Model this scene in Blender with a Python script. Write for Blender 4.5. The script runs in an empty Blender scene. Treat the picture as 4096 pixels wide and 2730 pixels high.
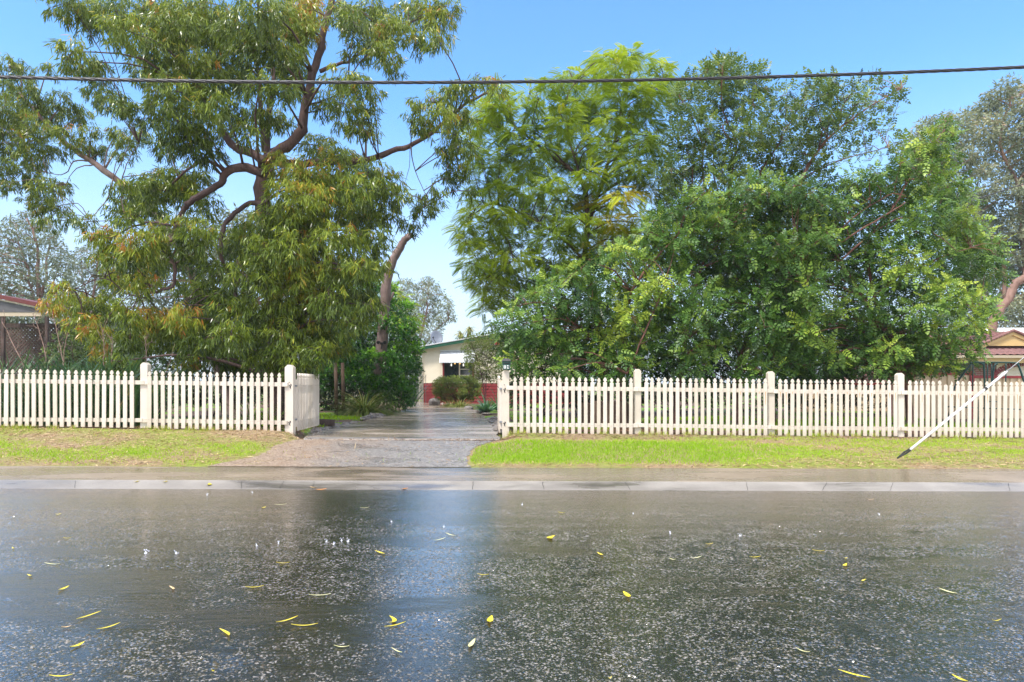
import bpy, math, random
import numpy as np
from mathutils import Vector, Matrix
R = math.radians
rng = np.random.default_rng(7)
random.seed(7)
C = bpy.context.scene.collection
S = bpy.context.scene

# ------------------------------------------------------------------ camera, sky, sun, exposure
CAMZ = 1.2
cam = bpy.data.objects.new('camera', bpy.data.cameras.new('camera')); C.objects.link(cam)
cam.data.lens = 24.0; cam.data.sensor_width = 36.0; cam.data.sensor_fit = 'HORIZONTAL'
cam.location = (0, 0, CAMZ); cam.rotation_euler = (R(90), 0, 0)
cam.data.shift_y = 165 / 4096
cam.data.clip_end = 3000; cam.data.clip_start = 0.05
S.camera = cam
W = bpy.data.worlds.new('World'); S.world = W; W.use_nodes = True
SKY_LOW = .85; SKY_TINT = (.66, 1.0, 1.22, 1); SKY_VEIL = (3.3, 3.7, 4.3, 1); FILL_CLOUD = (6.4, 6.4, 6.6, 1)
SUN_EL, SUN_AZ = 56, 222          # sun behind the camera, to its left
nt = W.node_tree; nt.nodes.clear()
sky = nt.nodes.new('ShaderNodeTexSky'); sky.sky_type = 'NISHITA'; sky.sun_disc = False
sky.sun_elevation = R(SUN_EL); sky.sun_rotation = R(SUN_AZ)
sky.altitude = 0; sky.air_density = 1.0; sky.dust_density = 1.2; sky.ozone_density = 2.5
bg = nt.nodes.new('ShaderNodeBackground'); bg.inputs[1].default_value = 0.15
wo = nt.nodes.new('ShaderNodeOutputWorld')
def wn(k, **kw):
    n_ = nt.nodes.new('ShaderNode' + k)
    for a_, b_ in kw.items(): setattr(n_, a_, b_)
    return n_
wtc = wn('TexCoord'); wsep = wn('SeparateXYZ'); nt.links.new(wtc.outputs['Generated'], wsep.inputs[0])
wnz = wn('TexNoise'); wnz.inputs['Scale'].default_value = 2.2; wnz.inputs['Detail'].default_value = 5; nt.links.new(wtc.outputs['Generated'], wnz.inputs['Vector'])
def wm(op, a_, b_=None):
    n_ = wn('Math', operation=op)
    for q, i in ((a_, 0), (b_, 1)):
        if q is None: continue
        if hasattr(q, 'type'): nt.links.new(q, n_.inputs[i])
        else: n_.inputs[i].default_value = q
    return n_.outputs[0]
def wr(v, a_, b_, lo=0., hi=1.):
    n_ = wn('MapRange', interpolation_type='SMOOTHSTEP'); nt.links.new(v, n_.inputs[0])
    for i, q in enumerate((a_, b_, lo, hi)): n_.inputs[i + 1].default_value = q
    return n_.outputs[0]
# unseen bright overcast added overhead and behind as white fill; clear blue window ahead
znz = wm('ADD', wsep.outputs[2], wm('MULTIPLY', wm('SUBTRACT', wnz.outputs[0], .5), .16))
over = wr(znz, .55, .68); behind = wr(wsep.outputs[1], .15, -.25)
fill_cloud = wm('MAXIMUM', over, wm('MULTIPLY', behind, .55))
low = wr(wsep.outputs[2], .40, .0, 0., SKY_LOW)
tint = wn('Mix', data_type='RGBA', blend_type='MULTIPLY'); tint.inputs[0].default_value = 1; nt.links.new(sky.outputs[0], tint.inputs[6]); tint.inputs[7].default_value = SKY_TINT
v1 = wn('Mix', data_type='RGBA'); nt.links.new(low, v1.inputs[0]); nt.links.new(tint.outputs[2], v1.inputs[6]); v1.inputs[7].default_value = SKY_VEIL
v2 = wn('Mix', data_type='RGBA'); nt.links.new(fill_cloud, v2.inputs[0]); nt.links.new(v1.outputs[2], v2.inputs[6]); v2.inputs[7].default_value = FILL_CLOUD
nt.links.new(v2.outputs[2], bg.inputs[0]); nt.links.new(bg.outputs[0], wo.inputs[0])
sun = bpy.data.lights.new('sun', 'SUN'); sun.energy = 2.4; sun.angle = R(9); sun.color = (1, .95, .88)
so = bpy.data.objects.new('sun', sun); C.objects.link(so); so.location = (0, -10, 30)
az = R(SUN_AZ)
sdir = Vector((math.sin(az) * math.cos(R(SUN_EL)), math.cos(az) * math.cos(R(SUN_EL)), math.sin(R(SUN_EL))))
so.rotation_euler = sdir.to_track_quat('Z', 'Y').to_euler()
S.view_settings.view_transform = 'Standard'; S.view_settings.look = 'None'
S.view_settings.exposure = 1.0; S.view_settings.gamma = 1

# ------------------------------------------------------------------ placing: pixels of a 2353 px wide copy of the photo -> metres
F = 1568.0; K = 4096 / 2353
def pt(ox, oy, d): return np.array(((ox - 1176.5) / F * d, d, CAMZ + (879 - oy) / F * d))
def pq(px, py, d): return pt(px / K, py / K, d)
def smooth(a, b, t):
    t = np.clip((t - a) / (b - a), 0, 1); return t * t * (3 - 2 * t)
def yf(x): return 11.75 + .04 * x
def roadz(x): return -.003 * x
def zfence(x): return .33 - .0135 * np.clip(x, -14, 14)
YK = 7.6
DLy = [11.4, 12.3, 14.2, 18, 23, 31]
DLx = [(q - 2048) / 2730 * d for q, d in zip((1215, 1240, 1353, 1537, 1621, 1640), DLy)]
DRx = [(q - 2048) / 2730 * d for q, d in zip((2000, 1988, 1970, 1938, 1875, 1730), DLy)]
def hashn(x, y, s=1.0):
    return (np.sin(x * 1.7 * s + 1.3) * np.cos(y * 2.3 * s - .4) + .5 * np.sin(x * 4.1 * s + y * 3.3 * s) + .3 * np.sin(x * 9.7 * s - y * 7.9 * s + 2)) / 1.8
def gz(x, y):
    x = np.asarray(x, float); y = np.asarray(y, float)
    f = yf(x)
    zf = zfence(x) - .08 * smooth(-4.1, -3.4, x) * (1 - smooth(-.35, .2, x))
    a = smooth(9.0, 9.0 + (f - 9.0), y)
    t = np.clip((y - 9.0) / (f - 9.0), 0, 1)
    front = (roadz(x) + .075) * (1 - t) + zf * t
    back = zf + (.27 - zf) * smooth(f, f + 3.5, y)
    z = np.where(y < f, front, back)
    z = np.where(y < 9.0, roadz(x) + .075, z)
    lx = np.interp(y, DLy, DLx) - .06; rx = np.interp(y, DLy, DRx) + .06
    k = smooth(-.12, .0, np.minimum(x - lx, rx - x)) * smooth(f - .5, f - .3, y) * (y < 32)
    z = z * (1 - k) + .225 * k
    z = z + .012 * hashn(x, y) * smooth(9.3, 10.5, y) * (1 - .8 * smooth(-4.1, -3.4, x) * (1 - smooth(-.35, .2, x)))
    return z

# ------------------------------------------------------------------ helpers
def origin(o):
    v = Vector((0, 0, 0))
    while o is not None: v += o.location; o = o.parent
    return np.array(v)
def tag(o, label=None, cat=None, group=None, kind=None):
    if label: o['label'] = label
    if cat: o['category'] = cat
    if group: o['group'] = group
    if kind: o['kind'] = kind
    return o
def empty(name, loc, label=None, cat=None, group=None):
    o = bpy.data.objects.new(name, None); C.objects.link(o); o.location = [float(v) for v in loc]
    o.empty_display_size = .2
    return tag(o, label, cat, group)

class MB:
    def __init__(s): s.v = []; s.f = []; s.n = 0; s.arr = []
    def add(s, vs, fs):
        b = len(s.v); s.v += [tuple(map(float, v)) for v in vs]; s.f += [tuple(b + i for i in f) for f in fs]; return s
    def box(s, c, size, rot=None, bev=0):
        sx, sy, sz = [q / 2 for q in size]
        vs = [Vector((x, y, z)) for x in (-sx, sx) for y in (-sy, sy) for z in (-sz, sz)]
        if rot is not None: vs = [rot @ v for v in vs]
        vs = [v + Vector(c) for v in vs]
        return s.add(vs, [(0, 1, 3, 2), (4, 6, 7, 5), (0, 4, 5, 1), (2, 3, 7, 6), (0, 2, 6, 4), (1, 5, 7, 3)])
    def prism(s, pts, o, u, v, w, th):
        """outline pts (a,b) on axes u,v from origin o, extruded th along w"""
        o, u, v, w = map(lambda q: np.array(q, float), (o, u, v, w)); n = len(pts)
        A = [o + u * a + v * b for a, b in pts]; B = [p + w * th for p in A]
        fs = [tuple(range(n)), tuple(range(2 * n - 1, n - 1, -1))]
        fs += [(i, n + i, n + (i + 1) % n, (i + 1) % n) for i in range(n)]
        return s.add(A + B, fs)
    def tube(s, P, r, n=8, cap=True):
        P = [np.array(p, float) for p in P]; m = len(P)
        if not hasattr(r, '__len__'): r = [r] * m
        vs = []; up = np.array((.13, .21, .97)); prev = None
        for i in range(m):
            t = P[min(i + 1, m - 1)] - P[max(i - 1, 0)]; t /= (np.linalg.norm(t) + 1e-9)
            a = np.cross(t, up)
            if np.linalg.norm(a) < .25: a = np.cross(t, np.array((1., 0, 0)))
            if prev is not None:
                a = prev - t * (prev @ t)
            a /= np.linalg.norm(a); b = np.cross(t, a); prev = a
            for k in range(n):
                g = 2 * math.pi * k / n; vs.append(P[i] + (a * math.cos(g) + b * math.sin(g)) * r[i])
        fs = [(i * n + k, i * n + (k + 1) % n, (i + 1) * n + (k + 1) % n, (i + 1) * n + k) for i in range(m - 1) for k in range(n)]
        if cap: fs += [tuple(range(n - 1, -1, -1)), tuple((m - 1) * n + k for k in range(n))]
        return s.add(vs, fs)
    def build(s, name, mat, parent=None, smooth_=False, origin_at=None, bevel=0):
        me = bpy.data.meshes.new(name); o = bpy.data.objects.new(name, me); C.objects.link(o)
        V = np.array(s.v)
        if parent is not None: off = origin(parent); o.parent = parent
        else:
            off = np.array(origin_at) if origin_at is not None else np.array((V[:, 0].mean(), V[:, 1].mean(), V[:, 2].min()))
            o.location = off
        me.from_pydata([tuple(v) for v in V - off], [], s.f); me.update()
        if isinstance(mat, (list, tuple)):
            for m in mat: me.materials.append(m)
        else: me.materials.append(mat)
        if smooth_: me.polygons.foreach_set('use_smooth', [True] * len(me.polygons))
        if bevel:
            md = o.modifiers.new('bevel', 'BEVEL'); md.width = bevel; md.segments = 2; md.limit_method = 'ANGLE'
        return o

def fast_mesh(name, V, loops, starts, tint, mat, parent=None, loc=None, smooth_=False):
    me = bpy.data.meshes.new(name); o = bpy.data.objects.new(name, me); C.objects.link(o)
    if parent is not None: off = origin(parent); o.parent = parent
    else:
        off = np.array(loc) if loc is not None else np.array((V[:, 0].mean(), V[:, 1].mean(), V[:, 2].min())); o.location = off
    V = V - off
    me.vertices.add(len(V)); me.vertices.foreach_set('co', V.astype(np.float32).ravel())
    me.loops.add(len(loops)); me.loops.foreach_set('vertex_index', loops.astype(np.int32))
    me.polygons.add(len(starts)); me.polygons.foreach_set('loop_start', starts.astype(np.int32))
    me.update(calc_edges=True)
    if tint is not None:
        a = me.attributes.new('tint', 'FLOAT', 'FACE'); a.data.foreach_set('value', tint.astype(np.float32))
    me.materials.append(mat)
    if smooth_: me.polygons.foreach_set('use_smooth', np.ones(len(starts), bool))
    return o

class LB:
    """collects instanced leaf templates as one real mesh"""
    def __init__(s): s.V = []; s.L = []; s.S = []; s.T = []; s.nv = 0; s.nl = 0
    def add(s, tm, P, D, N, L, Wd, tint):
        tv, tf = tm; n = len(P)
        if n == 0: return
        D = D / (np.linalg.norm(D, axis=1, keepdims=True) + 1e-9)
        Sd = np.cross(D, N); Sd /= (np.linalg.norm(Sd, axis=1, keepdims=True) + 1e-9)
        N = np.cross(Sd, D)
        tv = np.array(tv, float); k = len(tv)
        L = np.broadcast_to(L, (n,)); Wd = np.broadcast_to(Wd, (n,)); tint = np.broadcast_to(tint, (n,))
        V = P[:, None, :] + D[:, None, :] * (tv[None, :, 0:1] * L[:, None, None]) + Sd[:, None, :] * (tv[None, :, 1:2] * Wd[:, None, None]) + N[:, None, :] * (tv[None, :, 2:3] * L[:, None, None])
        s.V.append(V.reshape(-1, 3))
        fl = np.concatenate([np.array(f) for f in tf]); cnt = np.array([len(f) for f in tf]); st = np.concatenate([[0], np.cumsum(cnt)[:-1]])
        s.L.append((fl[None, :] + (s.nv + np.arange(n) * k)[:, None]).ravel())
        s.S.append((st[None, :] + (s.nl + np.arange(n) * len(fl))[:, None]).ravel())
        s.T.append(np.repeat(tint, len(tf)))
        s.nv += n * k; s.nl += n * len(fl)
    def build(s, name, mat, parent=None, loc=None):
        return fast_mesh(name, np.concatenate(s.V), np.concatenate(s.L), np.concatenate(s.S), np.concatenate(s.T), mat, parent, loc)

# leaf templates: (along, across, up)
LANCE = ([(0, 0, 0), (.3, .5, -.02), (.3, -.5, -.02), (.7, .42, -.10), (.7, -.42, -.10), (1, 0, -.2)], [(0, 2, 1), (1, 2, 4, 3), (3, 4, 5)])
OVAL = ([(0, 0, 0), (.45, .5, .06), (.5, 0, 0), (.45, -.5, .06), (1, 0, -.1)], [(0, 2, 1), (0, 3, 2), (1, 2, 4), (2, 3, 4)])
QUAD = ([(0, 0, 0), (.5, .5, .08), (1, 0, 0), (.5, -.5, .08)], [(0, 3, 2, 1)])
def frond(pairs, ll, lw, droop, ang=.9, tip=True):
    v = []; f = []
    def leaf(x, y, dx, dy, z):
        b = len(v); px, py = -dy * lw, dx * lw
        v.extend([(x, y, z), (x + dx * ll * .5 + px, y + dy * ll * .5 + py, z - .02), (x + dx * ll, y + dy * ll, z - .06), (x + dx * ll * .5 - px, y + dy * ll * .5 - py, z - .02)])
        f.append((b, b + 1, b + 2, b + 3))
    for i in range(pairs):
        t = .12 + .82 * i / max(1, pairs - 1); z = -droop * t * t; q = math.sin(math.pi * (.18 + .75 * t)) * .5 + .5
        for sg in (1, -1):
            c, s_ = math.cos(ang), math.sin(ang) * sg
            leaf(t, 0, c * q, s_ * q, z)
    if tip: leaf(.97, 0, 1, 0, -droop * .95)
    b = len(v); v.extend([(0, .006, 0), (0, -.006, 0), (.5, -.006, -droop * .25), (.5, .006, -droop * .25), (1, -.004, -droop), (1, .004, -droop)])
    f.append((b, b + 1, b + 2, b + 3)); f.append((b + 3, b + 2, b + 4, b + 5))
    return v, f
FERN = frond(11, .27, .042, .40, 1.15, False)
PINN = frond(4, .36, .11, .18, .95)
def strap(n=6, bend=.5, fold=.0):
    v = []; f = []
    for i in range(n + 1):
        t = i / n; w = (.35 + .65 * math.sin(math.pi * min(1, t * 1.3 + .12))) * .5 if t < .7 else .5 * (1 - t) / .3 * .95
        w = max(w, .02); z = -bend * t ** 2.4; a = t * (1 - .12 * bend * t)
        v += [(a, w, z), (a, -w, z)]
    for i in range(n): f.append((2 * i, 2 * i + 1, 2 * i + 3, 2 * i + 2))
    return v, f
STRAP = strap(6, .35); STRAPB = strap(7, .9); BLADE = strap(2, .3)

# ------------------------------------------------------------------ materials
class NB:
    def __init__(s, name):
        s.m = bpy.data.materials.new(name); s.m.use_nodes = True; s.t = s.m.node_tree; s.t.nodes.clear()
        s.out = s.n('OutputMaterial')
    def n(s, k, **kw):
        nd = s.t.nodes.new('ShaderNode' + k)
        for a, b in kw.items(): setattr(nd, a, b)
        return nd
    def l(s, a, b): s.t.links.new(a, b)
    def pos(s):
        return s.n('NewGeometry').outputs['Position']
    def obj(s): return s.n('TexCoord').outputs['Object']
    def mapping(s, vec, scale, loc=(0, 0, 0)):
        m = s.n('Mapping'); m.inputs['Scale'].default_value = scale; m.inputs['Location'].default_value = loc; s.l(vec, m.inputs[0]); return m.outputs[0]
    def noise(s, vec, scale, detail=3, rough=.55, dist=0):
        m = s.n('TexNoise'); m.inputs['Scale'].default_value = scale; m.inputs['Detail'].default_value = detail; m.inputs['Roughness'].default_value = rough; m.inputs['Distortion'].default_value = dist
        s.l(vec, m.inputs['Vector']); return m.outputs[0]
    def voro(s, vec, scale, feature='F1', rnd=1, out=0):
        m = s.n('TexVoronoi', feature=feature); m.inputs['Scale'].default_value = scale; m.inputs['Randomness'].default_value = rnd; s.l(vec, m.inputs['Vector']); return m.outputs[out]
    def ramp(s, fac, stops, interp='LINEAR'):
        m = s.n('ValToRGB'); cr = m.color_ramp; cr.interpolation = interp
        while len(cr.elements) < len(stops): cr.elements.new(.5)
        for e, (p, c) in zip(cr.elements, stops):
            e.position = p; e.color = (c, c, c, 1) if not hasattr(c, '__len__') else (*c, 1)
        s.l(fac, m.inputs[0]); return m.outputs[0]
    def mix(s, fac, a, b, mode='MIX'):
        m = s.n('Mix', data_type='RGBA', blend_type=mode)
        if hasattr(fac, 'type'): s.l(fac, m.inputs[0])
        else: m.inputs[0].default_value = fac
        for q, i in ((a, 6), (b, 7)):
            if hasattr(q, 'type'): s.l(q, m.inputs[i])
            else: m.inputs[i].default_value = (*q, 1)
        return m.outputs[2]
    def math(s, op, a, b=None):
        m = s.n('Math', operation=op)
        for q, i in ((a, 0), (b, 1)):
            if q is None: continue
            if hasattr(q, 'type'): s.l(q, m.inputs[i])
            else: m.inputs[i].default_value = q
        return m.outputs[0]
    def bump(s, h, strength, dist, normal=None):
        m = s.n('Bump')
        if hasattr(strength, 'type'): s.l(strength, m.inputs['Strength'])
        else: m.inputs['Strength'].default_value = strength
        m.inputs['Distance'].default_value = dist; s.l(h, m.inputs['Height'])
        if normal is not None: s.l(normal, m.inputs['Normal'])
        return m.outputs[0]
    def bsdf(s, color, rough=.6, normal=None, spec=.5, ior=1.5, metal=0, coat=0, emis=None, es=0):
        p = s.n('BsdfPrincipled')
        for q, k in ((color, 'Base Color'), (rough, 'Roughness'), (normal, 'Normal')):
            if q is None: continue
            if hasattr(q, 'type'): s.l(q, p.inputs[k])
            elif k == 'Base Color': p.inputs[k].default_value = (*q, 1)
            else: p.inputs[k].default_value = q
        p.inputs['Specular IOR Level'].default_value = spec; p.inputs['IOR'].default_value = ior; p.inputs['Metallic'].default_value = metal
        p.inputs['Coat Weight'].default_value = coat; p.inputs['Coat Roughness'].default_value = .08
        if emis: p.inputs['Emission Color'].default_value = (*emis, 1); p.inputs['Emission Strength'].default_value = es
        return p.outputs[0]
    def end(s, sh): s.l(sh, s.out.inputs[0]); return s.m

def plain(name, c, rough=.5, var=.15, scale=6, spec=.5, metal=0, bump=0, bscale=40):
    b = NB(name); o = b.obj(); nz = b.noise(o, scale, 4)
    d = tuple(q * (1 - var) for q in c); e = tuple(min(1, q * (1 + var)) for q in c)
    col = b.ramp(nz, [(.3, d), (.7, e)])
    nm = b.bump(b.noise(o, bscale, 3), bump, .01) if bump else None
    return b.end(b.bsdf(col, rough, nm, spec, metal=metal))
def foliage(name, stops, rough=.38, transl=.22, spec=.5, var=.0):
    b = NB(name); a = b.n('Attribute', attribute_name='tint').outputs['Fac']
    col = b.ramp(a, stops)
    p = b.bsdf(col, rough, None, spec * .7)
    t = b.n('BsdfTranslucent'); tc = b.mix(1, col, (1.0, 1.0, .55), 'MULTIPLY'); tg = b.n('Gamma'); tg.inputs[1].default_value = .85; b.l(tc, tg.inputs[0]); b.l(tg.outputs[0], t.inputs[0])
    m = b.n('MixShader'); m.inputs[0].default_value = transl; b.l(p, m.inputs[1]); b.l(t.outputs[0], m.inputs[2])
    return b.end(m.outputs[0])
def bark(name, c1, c2, scale=(14, 14, 2.5), bump=.6, rough=.75):
    b = NB(name); v = b.mapping(b.obj(), scale); nz = b.noise(v, 2.2, 6, .65)
    big = b.noise(b.obj(), 1.3, 3)
    col = b.mix(b.ramp(big, [(.35, 0.), (.65, 1.)]), b.ramp(nz, [(.3, c1), (.7, c2)]), b.ramp(nz, [(.3, tuple(q * .6 for q in c1)), (.7, c1)]))
    return b.end(b.bsdf(col, rough, b.bump(nz, bump, .03), .3))

M = {}
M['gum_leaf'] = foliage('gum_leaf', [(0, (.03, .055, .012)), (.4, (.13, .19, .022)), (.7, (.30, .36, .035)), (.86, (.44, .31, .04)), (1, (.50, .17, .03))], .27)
M['gum_leaf_far'] = foliage('gum_leaf_far', [(0, (.11, .135, .09)), (.5, (.23, .27, .17)), (.85, (.36, .36, .22)), (1, (.42, .28, .18))], .5)  # eucalypt grey-green, paled further to put distance haze into the colour
M['fern_leaf'] = foliage('fern_leaf', [(0, (.09, .17, .012)), (.45, (.27, .38, .022)), (.8, (.46, .56, .03)), (1, (.65, .50, .02))], .5, .38)
M['pinn_leaf'] = foliage('pinn_leaf', [(0, (.014, .045, .012)), (.5, (.09, .19, .035)), (.85, (.30, .43, .06)), (1, (.55, .56, .06))], .4, .28)
M['pinn_up'] = foliage('pinn_up', [(0, (.025, .06, .018)), (.5, (.12, .19, .045)), (.85, (.28, .38, .07)), (1, (.48, .42, .07))], .34, .3)
M['glossy_leaf'] = foliage('glossy_leaf', [(0, (.016, .065, .010)), (.5, (.05, .18, .02)), (.8, (.18, .42, .02)), (1, (.32, .58, .03))], .28, .28)
M['shrub_leaf'] = foliage('shrub_leaf', [(0, (.05, .085, .02)), (.5, (.12, .18, .035)), (1, (.27, .33, .05))], .5)
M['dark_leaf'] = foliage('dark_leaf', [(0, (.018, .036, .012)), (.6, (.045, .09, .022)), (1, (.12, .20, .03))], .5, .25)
M['strap_leaf'] = foliage('strap_leaf', [(0, (.020, .055, .030)), (.6, (.055, .13, .065)), (.9, (.12, .22, .08)), (1, (.34, .26, .12))], .3, .2)
M['agave_leaf'] = foliage('agave_leaf', [(0, (.06, .16, .10)), (.6, (.13, .30, .17)), (1, (.24, .45, .20))], .35, .2)
M['flax_leaf'] = foliage('flax_leaf', [(0, (.035, .07, .015)), (.55, (.11, .18, .03)), (.85, (.25, .28, .06)), (1, (.45, .38, .18))], .4, .2)
M['grass'] = foliage('grass', [(0, (.16, .32, .002)), (.4, (.32, .55, .003)), (.7, (.46, .58, .03)), (.86, (.52, .44, .14)), (1, (.62, .48, .28))], .5, .35)
M['litter'] = foliage('litter', [(0, (.09, .045, .028)), (.35, (.24, .13, .07)), (.7, (.45, .30, .16)), (.95, (.65, .50, .30)), (1, (.70, .55, .06))], .5, .1)
M['dry_twig'] = plain('dry_twig', (.30, .19, .15), .7, .3)
M['bark_dark'] = bark('bark_dark', (.085, .05, .045), (.20, .125, .11))
M['bark_red'] = bark('bark_red', (.17, .075, .055), (.33, .17, .13), (10, 10, 2))
M['bark_pale'] = bark('bark_pale', (.20, .13, .115), (.40, .31, .28), (6, 6, 2))
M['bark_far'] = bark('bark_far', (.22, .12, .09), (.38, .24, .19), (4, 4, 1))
M['timber'] = bark('timber', (.11, .07, .05), (.26, .17, .12), (18, 18, 2))
M['dark_timber'] = bark('dark_timber', (.06, .04, .035), (.17, .11, .09), (14, 14, 2))

def paint_mat():
    b = NB('cream_paint'); p = b.pos(); o = b.obj()
    n1 = b.noise(p, 3.1, 4); n2 = b.noise(b.mapping(p, (30, 30, 5)), 1.6, 5, .65)
    sep = b.n('SeparateXYZ'); b.l(o, sep.inputs[0])
    base = b.ramp(n1, [(.3, (.68, .60, .515)), (.7, (.75, .675, .59))])
    oi = b.n('ObjectInfo'); base = b.mix(1, base, b.ramp(oi.outputs['Random'], [(0, (.86, .84, .80)), (.5, (.96, .95, .94)), (1, (1, 1, 1))]), 'MULTIPLY')
    spots = b.ramp(n2, [(.60, 0.), (.70, .85)])
    low = b.ramp(sep.outputs[2], [(.02, .95), (.40, .25)])
    dirt = b.math('MULTIPLY', spots, low)
    col = b.mix(dirt, base, (.33, .27, .21))
    lowd = b.ramp(sep.outputs[2], [(.0, .5), (.14, .0)])
    col = b.mix(lowd, col, (.52, .42, .32))
    return b.end(b.bsdf(col, .42, b.bump(n2, .25, .004), .4))
M['paint'] = paint_mat()
M['nail'] = plain('nail', (.12, .09, .08), .6, .3)
M['rust'] = plain('rust', (.55, .27, .06), .7, .3, 60)
M['black_iron'] = plain('black_iron', (.02, .02, .02), .4)

def facets(b, p, scale, amp, mask, nrm, power=2.5):
    '''random tilt of the normal per stone'''
    c = b.voro(p, scale, out=1); m1 = b.n('VectorMath', operation='MULTIPLY_ADD'); b.l(c, m1.inputs[0]); m1.inputs[1].default_value = (1.3, 2, 0); m1.inputs[2].default_value = (-.65, -1, 0)
    c2 = b.voro(b.mapping(p, (1, 1, 1), (3.7, 9.1, 0)), scale * .8, out=1); sp = b.n('SeparateColor'); b.l(c2, sp.inputs[0])
    k = b.math('MULTIPLY', b.math('MULTIPLY', b.math('POWER', sp.outputs[0], power), amp), mask)
    m2 = b.n('VectorMath', operation='SCALE'); b.l(m1.outputs[0], m2.inputs[0]); b.l(k, m2.inputs['Scale'])
    ad = b.n('VectorMath', operation='ADD'); b.l(m2.outputs[0], ad.inputs[0]); b.l(nrm, ad.inputs[1])
    no = b.n('VectorMath', operation='NORMALIZE'); b.l(ad.outputs[0], no.inputs[0]); return no.outputs[0]
def road_mat():
    b = NB('wet_asphalt'); p = b.pos()
    flow = b.noise(b.mapping(p, (.30, 1.05, 1), (3.1, 1.7, 0)), 1.35, 6, .68, .7)
    film = b.ramp(flow, [(.46, 0.), (.60, 1.)])
    sep = b.n('SeparateXYZ'); b.l(p, sep.inputs[0])
    gut = b.ramp(b.math('ABSOLUTE', b.math('SUBTRACT', sep.outputs[1], 7.0)), [(.3, .8), (.9, 0.)])
    film2 = b.math('MAXIMUM', film, gut)
    inv = b.math('SUBTRACT', 1.0, film2)
    gate = b.ramp(b.noise(p, 5, 5, .75), [(.38, .12), (.62, 1.)])
    rip = b.noise(b.mapping(p, (2.6, 11, 1)), 2.0, 7, .72, 1.1)
    rip2 = b.noise(b.mapping(p, (.5, 2.2, 1)), 2.0, 3, .5, .5)
    n1 = b.bump(rip2, .10, .03)
    n2 = b.bump(rip, b.math('ADD', b.math('MULTIPLY', film2, .11), .03), .03, n1)
    msk = b.math('MULTIPLY', b.math('ADD', b.math('MULTIPLY', inv, .94), .06), gate)
    n3 = facets(b, p, 125, ROAD_TILT, msk, n2, 3.2)
    agg = b.ramp(b.voro(p, 88, out=1), [(.2, (.005, .005, .007)), (.8, (.020, .019, .021)), (.97, (.09, .088, .085))])
    col = b.mix(film2, agg, (.014, .012, .009))
    rg = b.math('ADD', b.math('MULTIPLY', inv, .06), .04)
    base = b.bsdf(col, .35, n3, .5, 1.4)
    gl = b.n('BsdfGlossy'); gl.inputs['Color'].default_value = (.98, .92, .87, 1); b.l(rg, gl.inputs['Roughness']); b.l(n3, gl.inputs['Normal'])
    lw = b.n('LayerWeight'); lw.inputs['Blend'].default_value = .5
    fac = b.math('ADD', b.math('MULTIPLY', b.math('POWER', lw.outputs['Facing'], 2.5), ROAD_GLOSS), .06)
    mx = b.n('MixShader'); b.l(fac, mx.inputs[0]); b.l(base, mx.inputs[1]); b.l(gl.outputs[0], mx.inputs[2])
    return b.end(mx.outputs[0])
ROAD_GLOSS = .80; ROAD_TILT = 1.5
M['road'] = road_mat()
def concrete_mat(name, c1, c2, wetlo, wethi, ripple=.15, wet_rough=.06, wetdark=.55):
    b = NB(name); p = b.pos(); n1 = b.noise(p, 1.6, 5, .6); f = b.noise(p, 120, 3, .7); sp = b.voro(p, 90, out=1)
    col = b.mix(b.ramp(n1, [(.3, 0.), (.7, 1.)]), c1, c2)
    col = b.mix(b.ramp(f, [(.4, .0), (.62, .35)]), col, tuple(q * .45 for q in c1))
    wet = b.ramp(b.noise(b.mapping(p, (.5, 1.6, 1)), 1.1, 4, .6, .3), [(wetlo, 0.), (wethi, 1.)])
    col = b.mix(wet, col, tuple(q * wetdark for q in c1))
    inv = b.math('SUBTRACT', 1.0, wet)
    rg = b.math('ADD', b.math('MULTIPLY', inv, .36), wet_rough)
    rip = b.noise(b.mapping(p, (2, 8, 1)), 2.4, 5, .65)
    n = b.bump(rip, b.math('ADD', b.math('MULTIPLY', wet, ripple), .03), .04)
    n = b.bump(f, b.math('ADD', b.math('MULTIPLY', inv, .35), .02), .006, n)
    return b.end(b.bsdf(col, rg, n, .5, 1.75))
M['kerb'] = concrete_mat('kerb_concrete', (.20, .18, .165), (.33, .30, .275), .50, .66, .1, .1)
M['path'] = concrete_mat('path_concrete', (.23, .175, .125), (.34, .27, .205), .38, .56, .12, .04)
M['drive'] = concrete_mat('drive_concrete', (.36, .29, .225), (.47, .40, .33), .34, .55, .30, .07, .8)
def ground_mat():
    b = NB('verge_soil'); p = b.pos(); n1 = b.noise(p, .8, 5, .65); n2 = b.noise(p, 14, 5, .7); f = b.noise(p, 70, 4, .7)
    straw = b.ramp(f, [(.3, (.16, .095, .055)), (.5, (.34, .24, .14)), (.7, (.52, .42, .27))])
    green = b.ramp(n2, [(.3, (.14, .20, .015)), (.7, (.30, .40, .03))])
    col = b.mix(b.ramp(n1, [(.42, 0.), (.58, .8)]), straw, green)
    return b.end(b.bsdf(col, .7, b.bump(f, .8, .03), .3))
M['verge'] = ground_mat()
def soil_mat():
    b = NB('garden_soil'); p = b.pos(); n1 = b.noise(p, .5, 4, .6); f = b.noise(p, 40, 5, .75); v = b.voro(p, 28, out=1)
    litter = b.ramp(f, [(.3, (.045, .028, .022)), (.55, (.15, .095, .07)), (.75, (.30, .21, .16))])
    green = b.ramp(f, [(.3, (.06, .13, .012)), (.7, (.19, .36, .02))])
    col = b.mix(b.ramp(n1, [(.50, 0.), (.56, 1.)]), litter, green)
    return b.end(b.bsdf(col, .75, b.bump(f, .8, .04), .3))
M['soil'] = soil_mat()
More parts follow.
